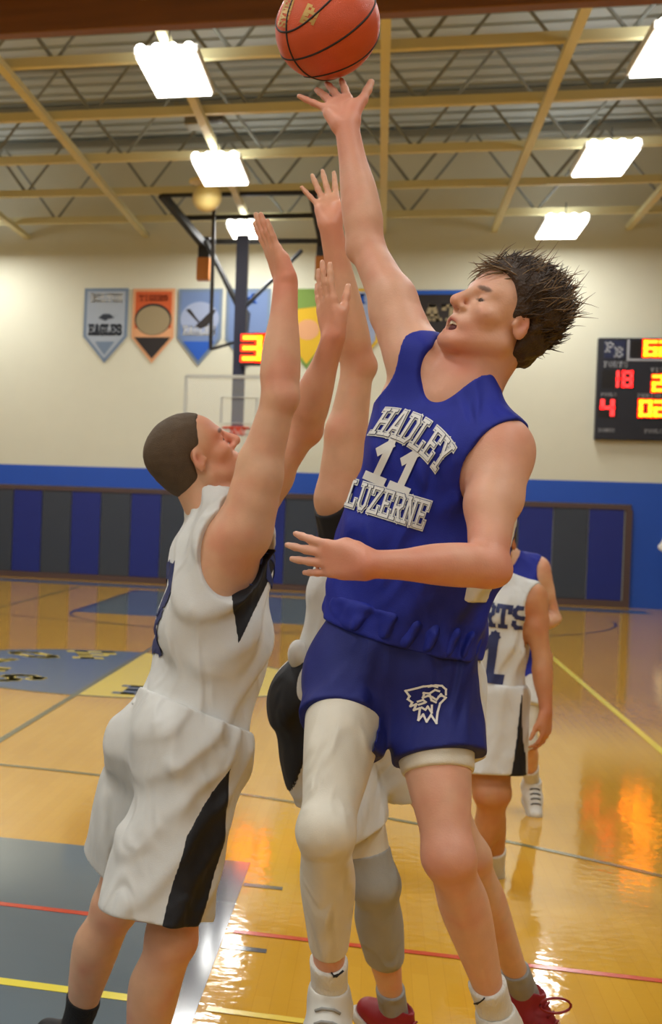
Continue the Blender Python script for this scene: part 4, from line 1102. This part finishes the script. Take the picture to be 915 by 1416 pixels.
def shorts(o, F, J, prims, hR, hL, dR, dL, top, m, h, dsp, tilt=0.0):
    vol = Vol([p for p, k in prims], h, .04)
    for p, k in prims: vol.add(p, k)
    vol.displace(dsp, .04)
    vol.keep(HS(top, nrm(F.U + F.fp()*tilt)), .006); vol.keep_f(hem_cut(J, F, hR, hL, dR, dL), .004)
    D = vol.D.copy(); v, q = vol.mesh(2)
    return mesh_obj('shorts', v, q, m, o), vol, D, BVHTree.FromPolygons([tuple(x) for x in v], [tuple(x) for x in q])
shB, vS, DS, bS = shorts(shooter, FB, J, sp, hemR, hemL, nrm(kfR + FB.Lp*-.02), nrm(kfL + FB.Lp*.06), FB.at(.235, which='p'), m_royal2, .0042, dspS)
cS = lerp(J['hipL'], J['knL'], .12)
panel('side_panel', m_white, shB, vS, DS, lambda X, Y, Z: np.maximum(np.abs((X - cS[0])*FB.fp()[0] + (Y - cS[1])*FB.fp()[1] + (Z - cS[2])*FB.fp()[2] + .035) - .066, -((X - cS[0])*FB.Lp[0] + (Y - cS[1])*FB.Lp[1] + (Z - cS[2])*FB.Lp[2]) + .045))
# rolled waistband
wb = [(RC(FB.at(.165, which='p'), FB.at(.245, -.006, which='p'), .119, .119, nrm(FB.Lc + FB.Lp), 1.36), .03)]
clothing('waistband', m_royal, shB, wb, .0040, (), [(HS(FB.at(.150, which='p'), -FB.U), .02), (HS(FB.at(.262, which='p'), FB.U), .02)], lambda p: folds(p, FB.U, 60, .010, 41) + .007*grain(p, 34, 44) + .004*grain(p, 90, 46))
# eagle emblem on the leg of the shorts
em = [[(.02,.88),(.2,.93),(.42,.99),(.62,1.0),(.76,.95)], [(.55,.98),(.72,1.0),(.88,.97),(.97,.87),(.96,.74)], [(.02,.88),(.10,.74),(.06,.66),(.15,.58),(.11,.48)], [(.11,.48),(.24,.53),(.18,.38),(.32,.43)], [(.32,.43),(.26,.12),(.38,.26),(.44,.08)], [(.44,.08),(.56,.24),(.66,.04)], [(.66,.04),(.72,.3),(.80,.52),(.95,.66)], [(.95,.66),(.86,.72),(.78,.7)], [(.42,.82),(.56,.80),(.70,.88),(.8,.84)], [(.44,.82),(.40,.70),(.52,.74),(.62,.7)], [(.56,.80),(.6,.62),(.7,.56)], [(.62,.7),(.72,.62),(.84,.76)], [(.28,.6),(.4,.64),(.46,.58)], [(.3,.52),(.42,.56)], [(.36,.44),(.44,.38),(.5,.46),(.58,.3),(.6,.48)]]
a_ = V(0.0913, 3.0389, 1.2022); b_ = V(0.1663, 3.0606, 1.2109); nE = nrm(-CAM_FWD + FB.fp()*.5); uE = perp(b_ - a_, nE); vE = nrm(cross(nE, uE)); vE = vE if vE[2] > 0 else -vE
wrap_print('emblem', strokes_quads(em, .052, .08), m_print_w, shB, bS, a_, uE, vE, nE, .002, .083, .080)
# tights, socks, shoes
def sleeve(name, o, m, H, K, A, fw, t0, t1, pad, h=.0042, s=1.0, rim=0.0):
    """tight fabric over a leg from parameter t0 to t1 (0 hip, 1 knee, 2 ankle)"""
    pr = [(p.grow(pad), k) for p, k in leg_prims(H, K, A, fw, s)]
    def pos(t): return (lerp(H, K, t), nrm(K - H)) if t < 1 else (lerp(K, A, t - 1), nrm(A - K))
    p0, d0 = pos(t0); p1, d1 = pos(t1)
    keeps = [(HS(p1, d1), .003)] + ([(HS(p0, -d0), .003)] if t0 > -.5 else [])
    ob, vol, D, bv = clothing(name, m, o, pr, h, (), keeps)
    return ob
sleeve('tights', shooter, m_tights, J['hipR'], J['knR'], J['anR'], FB.fp(), .05, 1.70, .0045, s=.90)
sleeve('tights', shooter, m_tights, J['hipL'], J['knL'], J['anL'], FB.fp(), .05, .545, .006, s=.90)
s1 = sleeve('sock', shooter, m_sock, J['hipR'], J['knR'], J['anR'], FB.fp(), 1.765, 1.999, .008, s=.90)
s2 = sleeve('sock', shooter, m_sock, J['hipL'], J['knL'], J['anL'], FB.fp(), 1.765, 1.999, .008, s=.90)
shoe(shooter, J['anR'], J['ftR'], perp(J['knR'] - J['anR'], nrm(J['ftR'] - J['anR'])), m_shoe_w, m_sole, m_shoe_g, lace=m_shoe_g)
shoe(shooter, J['anL'], J['ftL'], perp(J['knL'] - J['anL'], nrm(J['ftL'] - J['anL'])), m_shoe_w, m_sole, m_shoe_g, lace=m_shoe_g)
sw = [[(0, .45), (.18, .1), (.4, .1), (1, .75)], [(.18, .16), (.5, .3)]]
for so_, c_ in ((s1, V(-0.0587, 3.0931, 0.6765)), (s2, V(0.2257, 3.1745, 0.6304))):
    me_ = so_.data; bv_ = BVHTree.FromPolygons([tuple(np.array(v_.co) + parent_base[so_.name]) for v_ in me_.vertices], [tuple(p_.vertices) for p_ in me_.polygons]); n_ = nrm(CAM_POS - c_)
    wrap_print('sock_mark', strokes_quads(sw, .16, .2), m_shoe_k, so_, bv_, c_, perp(CAM_RIGHT, n_), perp(CAM_UP, n_), n_, .002, .022, .016)
JB = J

# ================================================================== the ball
BC = V(-0.1600, 3.5068, 2.7786); BR = .1195
m_ball = mat('orange_leather', srgb(206, 82, 36), 0.42, noise=0.12, nscale=18, bump=0.35, bscale=520)
m_seam = mat('black_seam', srgb(32, 22, 20), 0.6); m_gold = mat('gold_print', srgb(196, 160, 92), 0.35, metal=0.3)
_bv = np.empty(len(shooter.data.vertices) * 3, np.float32); shooter.data.vertices.foreach_get('co', _bv); _bv = _bv.reshape(-1, 3) + parent_base[shooter.name]
for _ in range(30):                                   # rest the ball on the fingertips without pressing into them
    _d = np.linalg.norm(_bv - BC, axis=1); _i = int(_d.argmin())
    if _d[_i] >= BR + .0003: break
    BC = BC + nrm(BC - _bv[_i]) * (BR + .0006 - _d[_i])
ball = MB().ball(BC, BR, 64, 40).build('basketball', m_ball, base=BC, smooth=True)
tag(ball, 'orange leather basketball with black seams balanced on outstretched fingertips', 'ball')
by_ = nrm(BC - CAM_POS); bx = perp(CAM_RIGHT, by_); bz = cross(bx, by_)
def seam(pts):
    pts = [BC + nrm(p) * (BR - .0006) for p in pts]; return MB().tube(pts, .0028, 6).build('seam', m_seam, ball, smooth=True)
# axis of the channels leaves the ball at the lower left
ax = nrm(bx*-.58 + bz*-.60 + by_*-.54); e1 = perp(bz - bx*.12, ax); e2 = cross(ax, e1)
TH = np.linspace(0, 2*math.pi, 81)
seam([e1*math.cos(a)*1 + ax*math.sin(a) for a in TH]); seam([e2*math.cos(a) + ax*math.sin(a) for a in TH])
for s in (-1, 1): seam([e2*math.cos(a)*.80 + e1*(s*.62 + .12*s*math.cos(2*a)) + ax*math.sin(a)*.80 for a in TH])
# printed words, upright on the ball rotated a quarter turn
def ball_word(text, cx, cz, ang, hgt, m, t=.22):
    ls, wd = word_lines(text, .12); u0 = bx*math.cos(ang) + bz*math.sin(ang); v0 = -bx*math.sin(ang) + bz*math.cos(ang); vs = []; fs = []
    for q in strokes_quads(ls, t, .3):
        k = len(vs)
        for p in q:
            d = bx*cx + bz*cz + u0*(p[0] - wd/2)*hgt + v0*(p[1] - .5)*hgt; r2 = d @ d
            if r2 > .98: d = d / math.sqrt(r2) * .989; r2 = .98
            vs.append(BC + (d - by_*math.sqrt(1 - r2)) * (BR + .0007))
        fs.append((k, k+1, k+2, k+3))
    raw('print', vs, fs, m, ball)
ball_word('TF', -.33, .22, math.radians(68), .22, m_gold, .26)
ball_word('SYNERGY', -.76, .42, math.radians(76), .15, m_gold)

# ================================================================== the near defender in white, number 3, arms up
J = dict(hipR=V(-0.4115, 3.5996, 1.0341), hipL=V(-0.5087, 3.7587, 1.0190), neck=V(-0.3931, 3.7063, 1.6404),
         shR=V(-0.3122, 3.5520, 1.5854), shL=V(-0.3339, 3.8586, 1.6390), elR=V(-0.2381, 3.5358, 1.9126), wrR=V(-0.2380, 3.5810, 2.1890),
         elL=V(-0.1921, 3.8189, 1.8529), wrL=V(-0.1262, 3.7367, 2.0744), knR=V(-0.4563, 3.5601, 0.5761), anR=V(-0.5428, 3.6958, 0.1121),
         knL=V(-0.6525, 3.8778, 0.5461), anL=V(-0.7749, 4.0247, 0.1369), ftR=V(-0.4305, 3.7066, 0.0505), ftL=V(-0.6541, 4.0168, 0.0504))
hd = (V(-0.4554, 3.7002, 1.7595), nrm(V(-0.3250, 3.7391, 1.8640) - V(-0.4554, 3.7002, 1.7595)), nrm(V(-0.5404, 3.6775, 1.8962) - V(-0.4554, 3.7002, 1.7595)), .98)
handsW = dict(
    R=dict(d=V(-0.2871, 3.5996, 2.3101) - V(-0.2380, 3.5810, 2.1890), n=V(1, .5, .35), curl=(-4, -4, -4, -4), curl2=(2, 2, 2, 2), spread=(4, 1, -2, -5), thumb=(.6, .7, .3), s=1.0),
    L=dict(d=V(-0.1582, 3.7499, 2.2085) - V(-0.1262, 3.7367, 2.0744), n=V(.75, .65, .05), curl=(2, 0, 2, 6), curl2=(4, 3, 4, 6), spread=(3, 1, -2, -7), thumb=(.08, .9, .45), s=1.0))
fl_w = [(hd[0] + nrm(hd[1])*.07, .10, .8), (J['elR'], .09, .4), (J['knR'], .14, .4), (V(-0.2398, 3.4951, 2.0241), .022, 1.0)]
kf = nrm(cross(J['hipL'] - J['hipR'], V(0, 0, 1)))
defender, FW, RW, GW = person_body(J, hd, .0040, SK_B, 'defender in white jersey 3 with cropped hair and both arms straight up', hands=handsW, flush=fl_w, neck_r=.060, armscale=1.10, legscale=1.08, bulk=1.02, pits='RL', cf=.034)
hl_w = [(-.14, -.08), (-.05, -.075), (-.028, -.04), (-.012, .015), (.016, .005), (.03, .045), (.055, .082), (.09, .095)]
hair_cap(defender, hd[0], RW, hd[3], .005, m_hair_crop, hl_w, .0040, lambda p: .0012 * grain(p, 160, 5), 1.0)
eyes_teeth(defender, GW, .98, RW, 0)
ex = [(RC(FW.at(.10, f=.02, which='p'), FW.at(.46, f=.048), .110, .112, nrm(FW.Lc + FW.Lp), 1.36), .05)]
cutsW = [(RC(FW.nk + FW.U*.05, FW.nk + FW.U*.2, .076, .085), .012), (RC(FW.nk + FW.fc()*.07 + FW.U*.05, FW.nk + FW.fc()*.13 - FW.U*.05, .055, .02), .006)]
for sh, q in (('shR', -1), ('shL', 1)):
    cutsW += [(EL(J[sh] + FW.Lc*q*.055 - FW.U*.04 - FW.fc()*.005, (.085, .10, .135), Rt(FW)), .008), (EL(J[sh] + FW.Lc*q*.02 - FW.U*.060 + FW.fc()*.012, (.11, .075, .085), Rt(FW)), .01), (RC(lerp(J[sh], J['el' + sh[2]], .2), J['el' + sh[2]], .075, .07), .006)]
dsp = lambda p: folds(p, FW.fc()*.8 + FW.U*.75, 26, .014, 51) + folds(p, FW.fc() + FW.U*.3, 40, .007, 57)
jw, vJ, DJ, bJ = clothing('jersey', m_white, defender, torso_cloth(FW, .012, 0, ex), .0045, cutsW, [(HS(FW.at(.09, which='p'), -nrm(FW.U + FW.fp()*.25)), .006)], dsp)
pc = V(-0.2976, 3.5547, 1.4722)
def tri(c, F, L, w0, top, bot, back=0.0):
    """tapering side panel: width w0 at top, a point at bot (along the torso axis), on the side L of the body"""
    fwd = F.fc(); U = F.U
    def f(X, Y, Z):
        z = (X - c[0])*U[0] + (Y - c[1])*U[1] + (Z - c[2])*U[2]; y = (X - c[0])*fwd[0] + (Y - c[1])*fwd[1] + (Z - c[2])*fwd[2]
        s = (X - F.pel[0])*L[0] + (Y - F.pel[1])*L[1] + (Z - F.pel[2])*L[2]
        half = w0 * np.clip((z - bot) / (top - bot), 0, 1.3)
        return np.maximum(np.maximum(np.maximum(np.abs(y) - half, z - top - .06), bot - z), -s + .02)
    return f
panel('side_panel', m_blackp, jw, vJ, DJ, tri(pc, FW, -FW.Lc, .056, .02, -.165))
nB = nrm(-FW.fc() - FW.Lc*.5)
def word_on(text, a, b, hgt, t, n, surf, par, m, arch=0, U=None, gap=.14):
    ls, wd = word_lines(text, gap); u = b - a; u = u - n*(u @ n); wdt = np.linalg.norm(u); u = nrm(u); v = nrm(cross(n, u)); v = v if v @ U > 0 else -v
    return wrap_print('lettering', strokes_quads(ls, t, .06), m, par, surf, a, u, v, n, .0025, wdt / wd, hgt, arch, wdt/2)
cb = FW.at(.55) - FW.fc()*.1
word_on('3', cb + FW.Lc*.03 - FW.U*.09, cb - FW.Lc*.105 - FW.U*.09, .19, .22, nB, bJ, jw, m_print_n, 0, FW.U)
cf = FW.at(.72) + FW.fc()*.1
word_on('FORTS', cf - FW.Lc*.14, cf + FW.Lc*.14, .07, .22, FW.fc(), bJ, jw, m_print_n, 0, FW.U)
sp = [(p.grow(.020), k) for p, k in FW.torso()[1:3]] + [(p.grow(.018), k) for p, k in FW.torso()[3:5]]
sp += [(RC(J['hipR'] - FW.Lp*.01, lerp(J['hipR'], J['knR'], 1.08) - FW.Lp*.01 - FW.fp()*.075, .116, .126), .04), (RC(J['hipL'] + FW.Lp*.01, lerp(J['hipL'], J['knL'], 1.0) + FW.Lp*.005, .118, .122), .03)]
dspS = lambda p: folds(p, FW.U + FW.fp()*-.35, 20, .022, 61) + folds(p, FW.U*.9 + FW.fp()*.4, 34, .009, 67)
kR = nrm(J['knR'] - J['hipR']); kL = nrm(J['knL'] - J['hipL'])
shW, vS, DS, bS = shorts(defender, FW, J, sp, lerp(J['hipR'], J['knR'], .86), lerp(J['hipL'], J['knL'], .72), nrm(kR + FW.fp()*.05), nrm(kL), FW.at(.175, which='p'), m_white2, .0045, dspS, .25)
cS = J['hipR'] - FW.Lp*.1
def leg_panel(c, d, F, L, w0, w1, t0, t1):
    f_ = perp(F.fp(), d)
    def f(X, Y, Z):
        z = (X - c[0])*d[0] + (Y - c[1])*d[1] + (Z - c[2])*d[2]; y = (X - c[0])*f_[0] + (Y - c[1])*f_[1] + (Z - c[2])*f_[2]
        s = (X - c[0])*L[0] + (Y - c[1])*L[1] + (Z - c[2])*L[2]
        half = np.interp(z, [t0, t0 + (t1 - t0)*.45, t1], [0, w1, w0])
        return np.maximum(np.maximum(np.abs(y - .03) - half, t0 - z), -s - .06)
    return f
panel('side_panel', m_blackp, shW, vS, DS, leg_panel(cS - FW.fp()*.004, nrm(kR - FW.fp()*.16), FW, -FW.Lp, .052, .058, .0, .42))
sleeve('sock', defender, m_bsock, J['hipL'], J['knL'], J['anL'], FW.fp(), 1.72, 1.999, .006, s=1.08)
sleeve('sock', defender, m_bsock, J['hipR'], J['knR'], J['anR'], FW.fp(), 1.75, 1.999, .006, s=1.08)
shoe(defender, J['anR'], J['ftR'], perp(V(0, 0, 1), nrm(J['ftR'] - J['anR'])), m_shoe_k, m_sole, m_shoe_k, lace=m_shoe_w)
shoe(defender, J['anL'], J['ftL'], perp(V(0, 0, 1), nrm(J['ftL'] - J['anL'])), m_shoe_k, m_sole, m_shoe_k, lace=m_shoe_w)

# ================================================================== the taller defender in white behind the shooter
J = dict(hipR=V(-0.1354, 4.1381, 1.1077), hipL=V(0.0386, 4.1882, 1.1064), neck=V(0.0531, 4.1793, 1.7181),
         shR=V(-0.1052, 4.0707, 1.6755), shL=V(0.2198, 4.2892, 1.6686), elR=V(-0.0695, 4.0440, 2.0376), wrR=V(-0.1529, 3.9620, 2.3992),
         elL=V(0.2579, 4.2867, 1.4269), wrL=V(0.1534, 4.1505, 1.2705), knR=V(0.0268, 4.1578, 0.6163), anR=V(0.0964, 4.4324, 0.1715),
         knL=V(0.2769, 4.2828, 0.6879), anL=V(0.4712, 4.5931, 0.2201), ftR=V(0.1771, 4.4028, 0.1080), ftL=V(0.5636, 4.5565, 0.1590))
hd = (V(0.0793, 4.2303, 1.8572), V(-.3, -1, .3), V(0, -.1, 1), 1.0)
handsT = dict(R=dict(d=V(-0.1743, 4.0198, 2.5156) - V(-0.1529, 3.9620, 2.3992), n=V(.1, -1, .1), curl=(2, 2, 4, 4), curl2=(4, 4, 4, 4), spread=(2, -6, -14, -32), thumb=(.7, .6, .2), s=.92),
              L=dict(d=V(-.3, -.2, -.9), n=V(-.6, .3, 0), s=1.0))
tall, FT, RT_, GT = person_body(J, hd, .0045, SK_B, 'tall defender in white behind the shooter with grey knee sleeve and red shoes', hands=handsT, flush=[(J['wrR'], .2, .5)], armscale=1.12, legscale=1.0)
hair_cap(tall, hd[0], RT_, 1.0, .010, m_hair_dk, hl_w, .005)
eyes_teeth(tall, GT, 1.0, RT_, 0)
ex = [(RC(FT.at(.08, which='p'), FT.at(.46), .128, .128, nrm(FT.Lc + FT.Lp), 1.36), .05)]
cutsT = [(RC(FT.nk + FT.U*.02, FT.nk + FT.U*.2, .064, .075), .006)]
for sh, q in (('shR', -1), ('shL', 1)):
    cutsT += [(EL(J[sh] + FT.Lc*q*.075 + FT.U*.01, (.07, .12, .075), Rt(FT)), .008), (RC(lerp(J[sh], J['el' + sh[2]], .2), J['el' + sh[2]], .075, .07), .006)]
dsp = lambda p: folds(p, FT.U, 30, .016, 71)
jt, vJ, DJ, bJ = clothing('jersey', m_white, tall, torso_cloth(FT, .012, 0, ex), .005, cutsT, [(HS(FT.at(.07, which='p'), -FT.U), .006)], dsp)
panel('side_panel', m_blackp, jt, vJ, DJ, tri(FT.at(.80, -.15), FT, -FT.Lc, .13, .08, -.12))
sp = [(p.grow(.022), k) for p, k in FT.torso()[1:3]] + [(p.grow(.02), k) for p, k in FT.torso()[3:5]]
sp += [(RC(J['hipR'] - FT.Lp*.03, lerp(J['hipR'], J['knR'], .7) - FT.Lp*.035, .112, .122), .04), (RC(J['hipL'] + FT.Lp*.01, lerp(J['hipL'], J['knL'], .9), .12, .135), .03)]
kR = nrm(J['knR'] - J['hipR']); kL = nrm(J['knL'] - J['hipL'])
shT, vS, DS, bS = shorts(tall, FT, J, sp, lerp(J['hipR'], J['knR'], .50), lerp(J['hipL'], J['knL'], .5), kR, kL, FT.at(.17, which='p'), m_white2, .005, lambda p: folds(p, FT.U, 28, .012, 81))
panel('side_panel', m_blackp, shT, vS, DS, leg_panel(J['hipR'] - FT.Lp*.1, kR, FT, -FT.Lp, .14, .14, -.16, .45))
MB().ball(V(-0.2003, 4.0794, 1.2420), (.028, .03, .042)).build('tied_hem', m_white, jt, smooth=True)
sleeve('tights', tall, m_tights, J['hipR'], J['knR'], J['anR'], FT.fp(), .05, .86, .006)
sleeve('knee_sleeve', tall, m_grey, J['hipR'], J['knR'], J['anR'], FT.fp(), .82, 1.58, .009)
for q in 'RL': sleeve('sock', tall, m_greysock, J['hip' + q], J['kn' + q], J['an' + q], FT.fp(), 1.80, 1.999, .007)
for q in 'RL':
    sh_ = shoe(tall, J['an' + q], J['ft' + q], perp(V(0, 0, 1), nrm(J['ft' + q] - J['an' + q])), m_shoe_r, m_sole, m_shoe_k, lace=m_shoe_r)
lp0 = V(0.5017, 4.4979, 0.2256); MB().tube([lp0 + CAM_RIGHT*(.045*(1 - math.cos(a))) + CAM_UP*(.022*math.sin(a)) for a in np.linspace(0, 2*math.pi, 18)], .004, 6).build('lace_loop', m_shoe_r, sh_, smooth=True)

# ================================================================== the guard in white number 1, farther back
def back_player(J, hd, skin, label, jm, sm, hands, h, hlabel, hem=.8, tights=None, extra=None, hairm=None, shoe_m=(None,)*3):
    o, F, R, G = person_body(J, hd, h, skin, label, hands=hands)
    hair_cap(o, hd[0], R, hd[3], .012, hairm or m_hair_dk, hl_w, .006)
    ex = [(RC(F.at(.08, which='p'), F.at(.46), .118, .112, nrm(F.Lc + F.Lp), 1.38), .05)]
    cu = [(RC(F.nk + F.U*.02, F.nk + F.U*.2, .064, .075), .006), (RC(F.nk + F.fc()*.07 + F.U*.05, F.nk + F.fc()*.13 - F.U*.05, .055, .02), .006)]
    for sh, q in (('shR', -1), ('shL', 1)):
        cu += [(EL(J[sh] + F.Lc*q*.055 - F.U*.035, (.075, .13, .105), Rt(F)), .008), (RC(lerp(J[sh], J['el' + sh[2]], .2), J['el' + sh[2]], .075, .07), .006)]
    j, vj, dj, bj = clothing('jersey', jm, o, torso_cloth(F, .012, 0, ex), h, cu, [(HS(F.at(.05, which='p'), -F.U), .006)], lambda p: folds(p, F.U + F.Lp*.4, 30, .008, 91))
    sp = [(p.grow(.02), k) for p, k in F.torso()[1:3]] + [(p.grow(.018), k) for p, k in F.torso()[3:5]]
    for q, s in (('R', -1), ('L', 1)): sp.append((RC(J['hip' + q] + F.Lp*s*.01, lerp(J['hip' + q], J['kn' + q], 1.0), .115, .125), .03))
    kR = nrm(J['knR'] - J['hipR']); kL = nrm(J['knL'] - J['hipL'])
    so, vs, ds, bs = shorts(o, F, J, sp, lerp(J['hipR'], J['knR'], hem), lerp(J['hipL'], J['knL'], hem), kR, kL, F.at(.16, which='p'), sm, h, lambda p: folds(p, F.U, 26, .010, 95))
    for q in 'RL':
        sleeve('sock', o, m_sock, J['hip' + q], J['kn' + q], J['an' + q], F.fp(), 1.62, 1.999, .007, h)
        shoe(o, J['an' + q], J['ft' + q], perp(V(0, 0, 1), nrm(J['ft' + q] - J['an' + q])), m_shoe_w, m_sole, m_shoe_k, h=.006, lace=m_shoe_k)
    return o, F, j, vj, dj, bj, so, vs, ds
J = dict(hipR=V(0.3889, 6.8252, 0.8343), hipL=V(0.5217, 6.7389, 0.8548), neck=V(0.4918, 6.7573, 1.3475), shR=V(0.3611, 6.8646, 1.2834), shL=V(0.6530, 6.7406, 1.2937),
         elR=V(0.3374, 6.9061, 0.9911), wrR=V(0.3784, 6.7072, 0.7908), elL=V(0.6991, 6.6882, 1.0306), wrL=V(0.7161, 6.6278, 0.8086), knR=V(0.4990, 6.6853, 0.4240), anR=V(0.5765, 7.0140, -0.0352), knL=V(0.5411, 6.6975, 0.4320), anL=V(0.4192, 6.8644, -0.0479),
         ftR=V(0.5703, 6.7517, -0.0597), ftL=V(0.4221, 6.6566, -0.0896))
hd = (V(0.4866, 6.6956, 1.5206), V(-.2, -1, -.05), V(0, 0, 1), 1.0)
hn = dict(R=dict(d=V(.05, -.1, -1), n=V(.8, .3, 0)), L=dict(d=V(.02, -.15, -1), n=V(-.7, .5, 0), curl=(25, 25, 28, 30), thumb=(.3, .8, .3)))
guard, FG, jg, vJ, DJ, bJ, sg, vS, DS = back_player(J, hd, SK_C, 'guard in white jersey 1 standing on the court behind the shooter', m_white, m_white2, hn, .0075, '')
cf = FG.at(.60) + FG.fc()*.1
word_on('FORTS', cf - FG.Lc*.095 + FG.U*.03, cf + FG.Lc*.180 + FG.U*.03, .085, .22, FG.fc(), bJ, jg, m_print_n, 0, FG.U)
word_on('1', cf + FG.Lc*.02 - FG.U*.20, cf + FG.Lc*.12 - FG.U*.20, .18, .24, FG.fc(), bJ, jg, m_print_n, 0, FG.U)
panel('side_panel', m_blackp, jg, vJ, DJ, tri(FG.at(.62, .15), FG, FG.Lc, .03, .05, -.16))
panel('side_panel', m_blackp, sg, vS, DS, leg_panel(J['hipL'] + FG.Lp*.1, nrm(J['knL'] - J['hipL']), FG, FG.Lp, .07, .03, -.06, .5))

# ================================================================== the team mate in blue, running up behind
J = dict(hipR=V(0.6830, 8.5112, 0.7036), hipL=V(0.8047, 8.4943, 0.7143), neck=V(0.7062, 8.5266, 1.3930), shR=V(0.5736, 8.5396, 1.3297), shL=V(0.8483, 8.5151, 1.3605),
         elR=V(0.5867, 8.5923, 1.0849), wrR=V(0.6481, 8.3996, 0.9041), elL=V(0.9490, 8.5926, 1.0821), wrL=V(0.8245, 8.2961, 1.0497), knR=V(0.6666, 8.3989, 0.4305), anR=V(0.7078, 8.7172, -0.0255), knL=V(0.8016, 8.3336, 0.4202), anL=V(0.8694, 8.5580, 0.1624),
         ftR=V(0.7013, 8.5067, -0.0643), ftL=V(0.8898, 8.4168, 0.0521))
hd = (V(0.6272, 8.4537, 1.5429), V(-.25, -1, -.05), V(0, 0, 1), 1.0)
hn = dict(R=dict(d=V(.3, -.8, -.2), n=V(.8, .3, 0)), L=dict(d=V(-.7, -.6, .1), n=V(-.3, .3, -.6), curl=(40, 40, 40, 40)))
m_white3 = m_white2
mate, FM, jm_, vJ, DJ, bJ, sm_, vS, DS = back_player(J, hd, SK_B, 'running player in blue jersey and white shorts partly behind the guard', m_royal, m_white2, hn, .0085, '', hem=.45)
sleeve('tights', mate, m_tights, J['hipL'], J['knL'], J['anL'], FM.fp(), .05, 1.0, .006, .008)

# ================================================================== bystander at the far right wall, mostly cut off by the frame
m_shirt = cloth_mat('white_long_sleeve', srgb(226, 224, 218)); m_trouser = cloth_mat('black_trousers', srgb(26, 26, 30))
bx0 = V(4.90, 27.6, 0)
J = dict(hipR=bx0 + V(.09, 0, .93), hipL=bx0 + V(.27, 0, .93), neck=bx0 + V(.18, 0, 1.50), shR=bx0 + V(0, 0, 1.44), shL=bx0 + V(.36, 0, 1.44),
         elR=bx0 + V(-.14, .05, 1.16), wrR=bx0 + V(0.02, -.14, 1.02), elL=bx0 + V(.5, .05, 1.16), wrL=bx0 + V(.34, -.14, 1.02), knR=bx0 + V(.08, 0, .5), knL=bx0 + V(.28, 0, .5), anR=bx0 + V(.07, .02, .09), anL=bx0 + V(.29, .02, .09),
         ftR=bx0 + V(.05, -.14, .04), ftL=bx0 + V(.31, -.14, .04))
hd = (bx0 + V(.18, -.03, 1.66), V(-.2, -1, 0), V(0, 0, 1), 1.0)
hn = dict(R=dict(d=V(.6, -.3, -.5), n=V(0, .8, -.3)), L=dict(d=V(-.6, -.3, -.5), n=V(0, .8, -.3)))
official, FO, RO, GO = person_body(J, hd, .010, SK_C, 'bystander in white long sleeves and black trousers standing by the blue wall', hands=hn)
hair_cap(official, hd[0], RO, 1.0, .012, m_hair_dk, hl_w, .008)
pr = torso_cloth(FO, .014, 0)
for q in 'RL': pr += [(p.grow(.016), k) for p, k in arm_prims(J['sh' + q], J['el' + q], J['wr' + q])]
clothing('shirt', m_shirt, official, pr, .010, [(RC(FO.nk + FO.U*.03, FO.nk + FO.U*.2, .07, .08), .01)] + [(RC(lerp(J['el' + q], J['wr' + q], .95), J['wr' + q] + nrm(J['wr' + q] - J['el' + q])*.1, .05, .05), .005) for q in 'RL'], [(HS(FO.at(.02), -FO.U), .01)])
pr = [(p.grow(.012), k) for p, k in FO.torso()[1:5]]
for q in 'RL': pr += [(p.grow(.016), k) for p, k in leg_prims(J['hip' + q], J['kn' + q], J['an' + q], FO.fp())]
clothing('trousers', m_trouser, official, pr, .010, (), [(HS(FO.at(.05), FO.U), .01), (HS(bx0 + V(0, 0, .06), V(0, 0, -1)), .005)])
for q in 'RL': shoe(official, J['an' + q], J['ft' + q] + V(0, 0, .05), V(0, 0, 1), m_shoe_k, m_shoe_k, m_shoe_k, h=.008)
